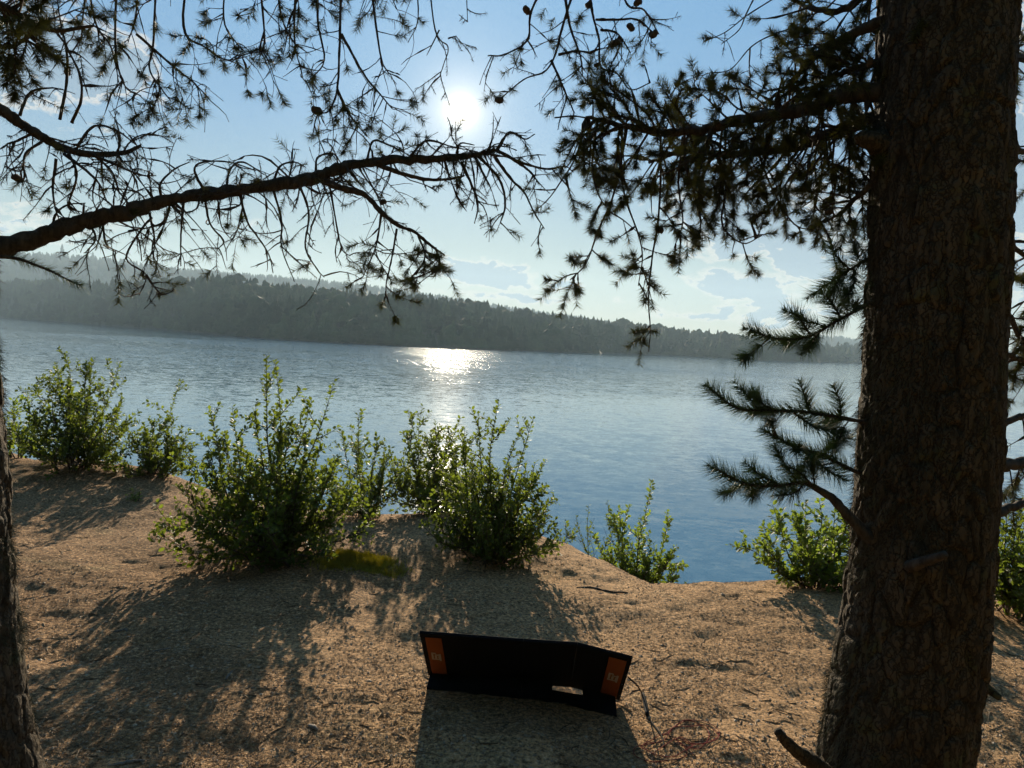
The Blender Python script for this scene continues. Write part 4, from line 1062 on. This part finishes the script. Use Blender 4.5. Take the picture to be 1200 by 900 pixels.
glow = T.math('ADD', T.math('ADD', expo(5e-5, 14.0), expo(1.4e-4, 3.4)), T.math('ADD', expo(9e-4, 2.3), expo(0.008, 0.75)))
gcol = T.n('ShaderNodeVectorMath', operation='SCALE'); gcol.inputs[0].default_value = (1.0, 0.83, 0.56); T.l(glow, gcol.inputs['Scale'])
add = T.n('ShaderNodeVectorMath', operation='ADD'); skg = T.n('ShaderNodeGamma'); skg.inputs['Gamma'].default_value = 0.55; T.l(sky.outputs[0], skg.inputs['Color']); T.l(gcol.outputs[0], add.inputs[1])
sep0 = T.n('ShaderNodeSeparateXYZ'); T.l(dirv, sep0.inputs[0])
tint = T.ramp(sep0.outputs[2], [(0.0, (.74, .70, .60)), (0.12, (.50, .575, .57)), (0.27, (.35, .60, .82)), (0.5, (.35, .76, 1.06))])
skc = T.mix(1.0, skg.outputs[0], tint, 'MULTIPLY'); T.l(skc, add.inputs[0])
# clouds
sep = T.n('ShaderNodeSeparateXYZ'); T.l(dirv, sep.inputs[0])
az = T.math('ARCTAN2', sep.outputs[0], sep.outputs[1]); el = T.math('ARCSINE', sep.outputs[2])
cmb = T.n('ShaderNodeCombineXYZ'); T.l(az, cmb.inputs[0]); T.l(T.math('MULTIPLY', el, 1.9), cmb.inputs[1])
cn = T.noise(cmb.outputs[0], 13.0, 8, 0.58, 0.25); cn2 = T.noise(cmb.outputs[0], 42.0, 6, 0.6)
def azel(px, py):
    d = ray(px, py); d = d / np.linalg.norm(d); return math.atan2(d[0], d[1]), math.asin(d[2])
CL = [(575, 323, 62, 17, 1.0), (560, 345, 80, 7, .75), (655, 335, 40, 10, .8), (650, 352, 80, 8, .7), (880, 335, 60, 22, 1.0), (910, 365, 60, 20, .9), (890, 260, 95, 38, 1.1), (830, 300, 60, 10, .7), (960, 300, 70, 35, .9), (75, 70, 70, 34, 1.15), (-60, 40, 120, 60, 1.1), (140, 95, 40, 9, .7), (-100, 245, 200, 20, .7), (1180, 215, 90, 60, 1.1), (1350, 300, 160, 50, 1.1), (800, 370, 140, 7, .6), (20, 250, 90, 12, .55), (1250, 60, 120, 40, 1)]
mask = None
for px, py, wx, wy, amp in CL:
    a0, e0 = azel(px, py); sx, sy = wx / 857, wy / 857
    gx = T.math('DIVIDE', T.math('SUBTRACT', az, a0), sx); gy = T.math('DIVIDE', T.math('SUBTRACT', el, e0), sy)
    g = T.math('MULTIPLY', T.math('POWER', 2.71828, T.math('MULTIPLY', T.math('ADD', T.math('MULTIPLY', gx, gx), T.math('MULTIPLY', gy, gy)), -0.7)), amp)
    mask = g if mask is None else T.math('MAXIMUM', mask, g)
dens = T.math('ADD', T.math('MULTIPLY', mask, 0.5), T.math('ADD', T.math('MULTIPLY', cn, 0.95), T.math('MULTIPLY', cn2, 0.4)))
cov = T.ramp(dens, [(0.89, 0.0), (1.02, 1.0)]); body = T.ramp(dens, [(0.98, 0.0), (1.15, 1.0)])
ccol = T.mix(body, CLOUD_RIM if 'CLOUD_RIM' in globals() else (3.3, 3.0, 2.6), (.95, 1.4, 1.9))
fin = T.mix(T.math('MULTIPLY', cov, 0.9), add.outputs[0], ccol)
bg = T.n('ShaderNodeBackground'); T.l(fin, bg.inputs['Color']); bg.inputs['Strength'].default_value = SKY
T.l(bg.outputs[0], T.out.inputs['Surface'])

sl = bpy.data.lights.new('sun', 'SUN'); sl.energy = 5.0; sl.angle = rad(0.5); sl.color = (1.0, 0.86, 0.64)
so = bpy.data.objects.new('sun', sl); COL.objects.link(so)
from mathutils import Vector, Matrix
so.rotation_euler = Vector(tuple(SUN)).to_track_quat('Z', 'Y').to_euler()
cam = bpy.data.cameras.new('camera'); cam.sensor_fit = 'HORIZONTAL'; cam.sensor_width = 36; cam.lens = FPX / 1200 * 36; cam.clip_start = 0.05; cam.clip_end = 9000
co = bpy.data.objects.new('camera', cam); COL.objects.link(co)
co.matrix_world = Matrix(((RGT[0], UPV[0], -FWD[0], CAM[0]), (RGT[1], UPV[1], -FWD[1], CAM[1]), (RGT[2], UPV[2], -FWD[2], CAM[2]), (0, 0, 0, 1)))
scene.camera = co
vs = scene.view_settings; vs.view_transform = 'Standard'; vs.look = 'None'; vs.exposure = 1.17; vs.gamma = 1.0; vs.use_curve_mapping = False
scene.render.engine = 'CYCLES'
cy = scene.cycles; cy.use_denoising = True; cy.denoising_input_passes = 'RGB_ALBEDO'; cy.max_bounces = 6; cy.diffuse_bounces = 3; cy.glossy_bounces = 3; cy.transmission_bounces = 3; cy.volume_bounces = 0; cy.transparent_max_bounces = 6
cy.sample_clamp_indirect = 5.0; cy.sample_clamp_direct = 30.0
print('SUN el az', math.degrees(SUN_EL), math.degrees(SUN_AZ), 'panel width', Wd)
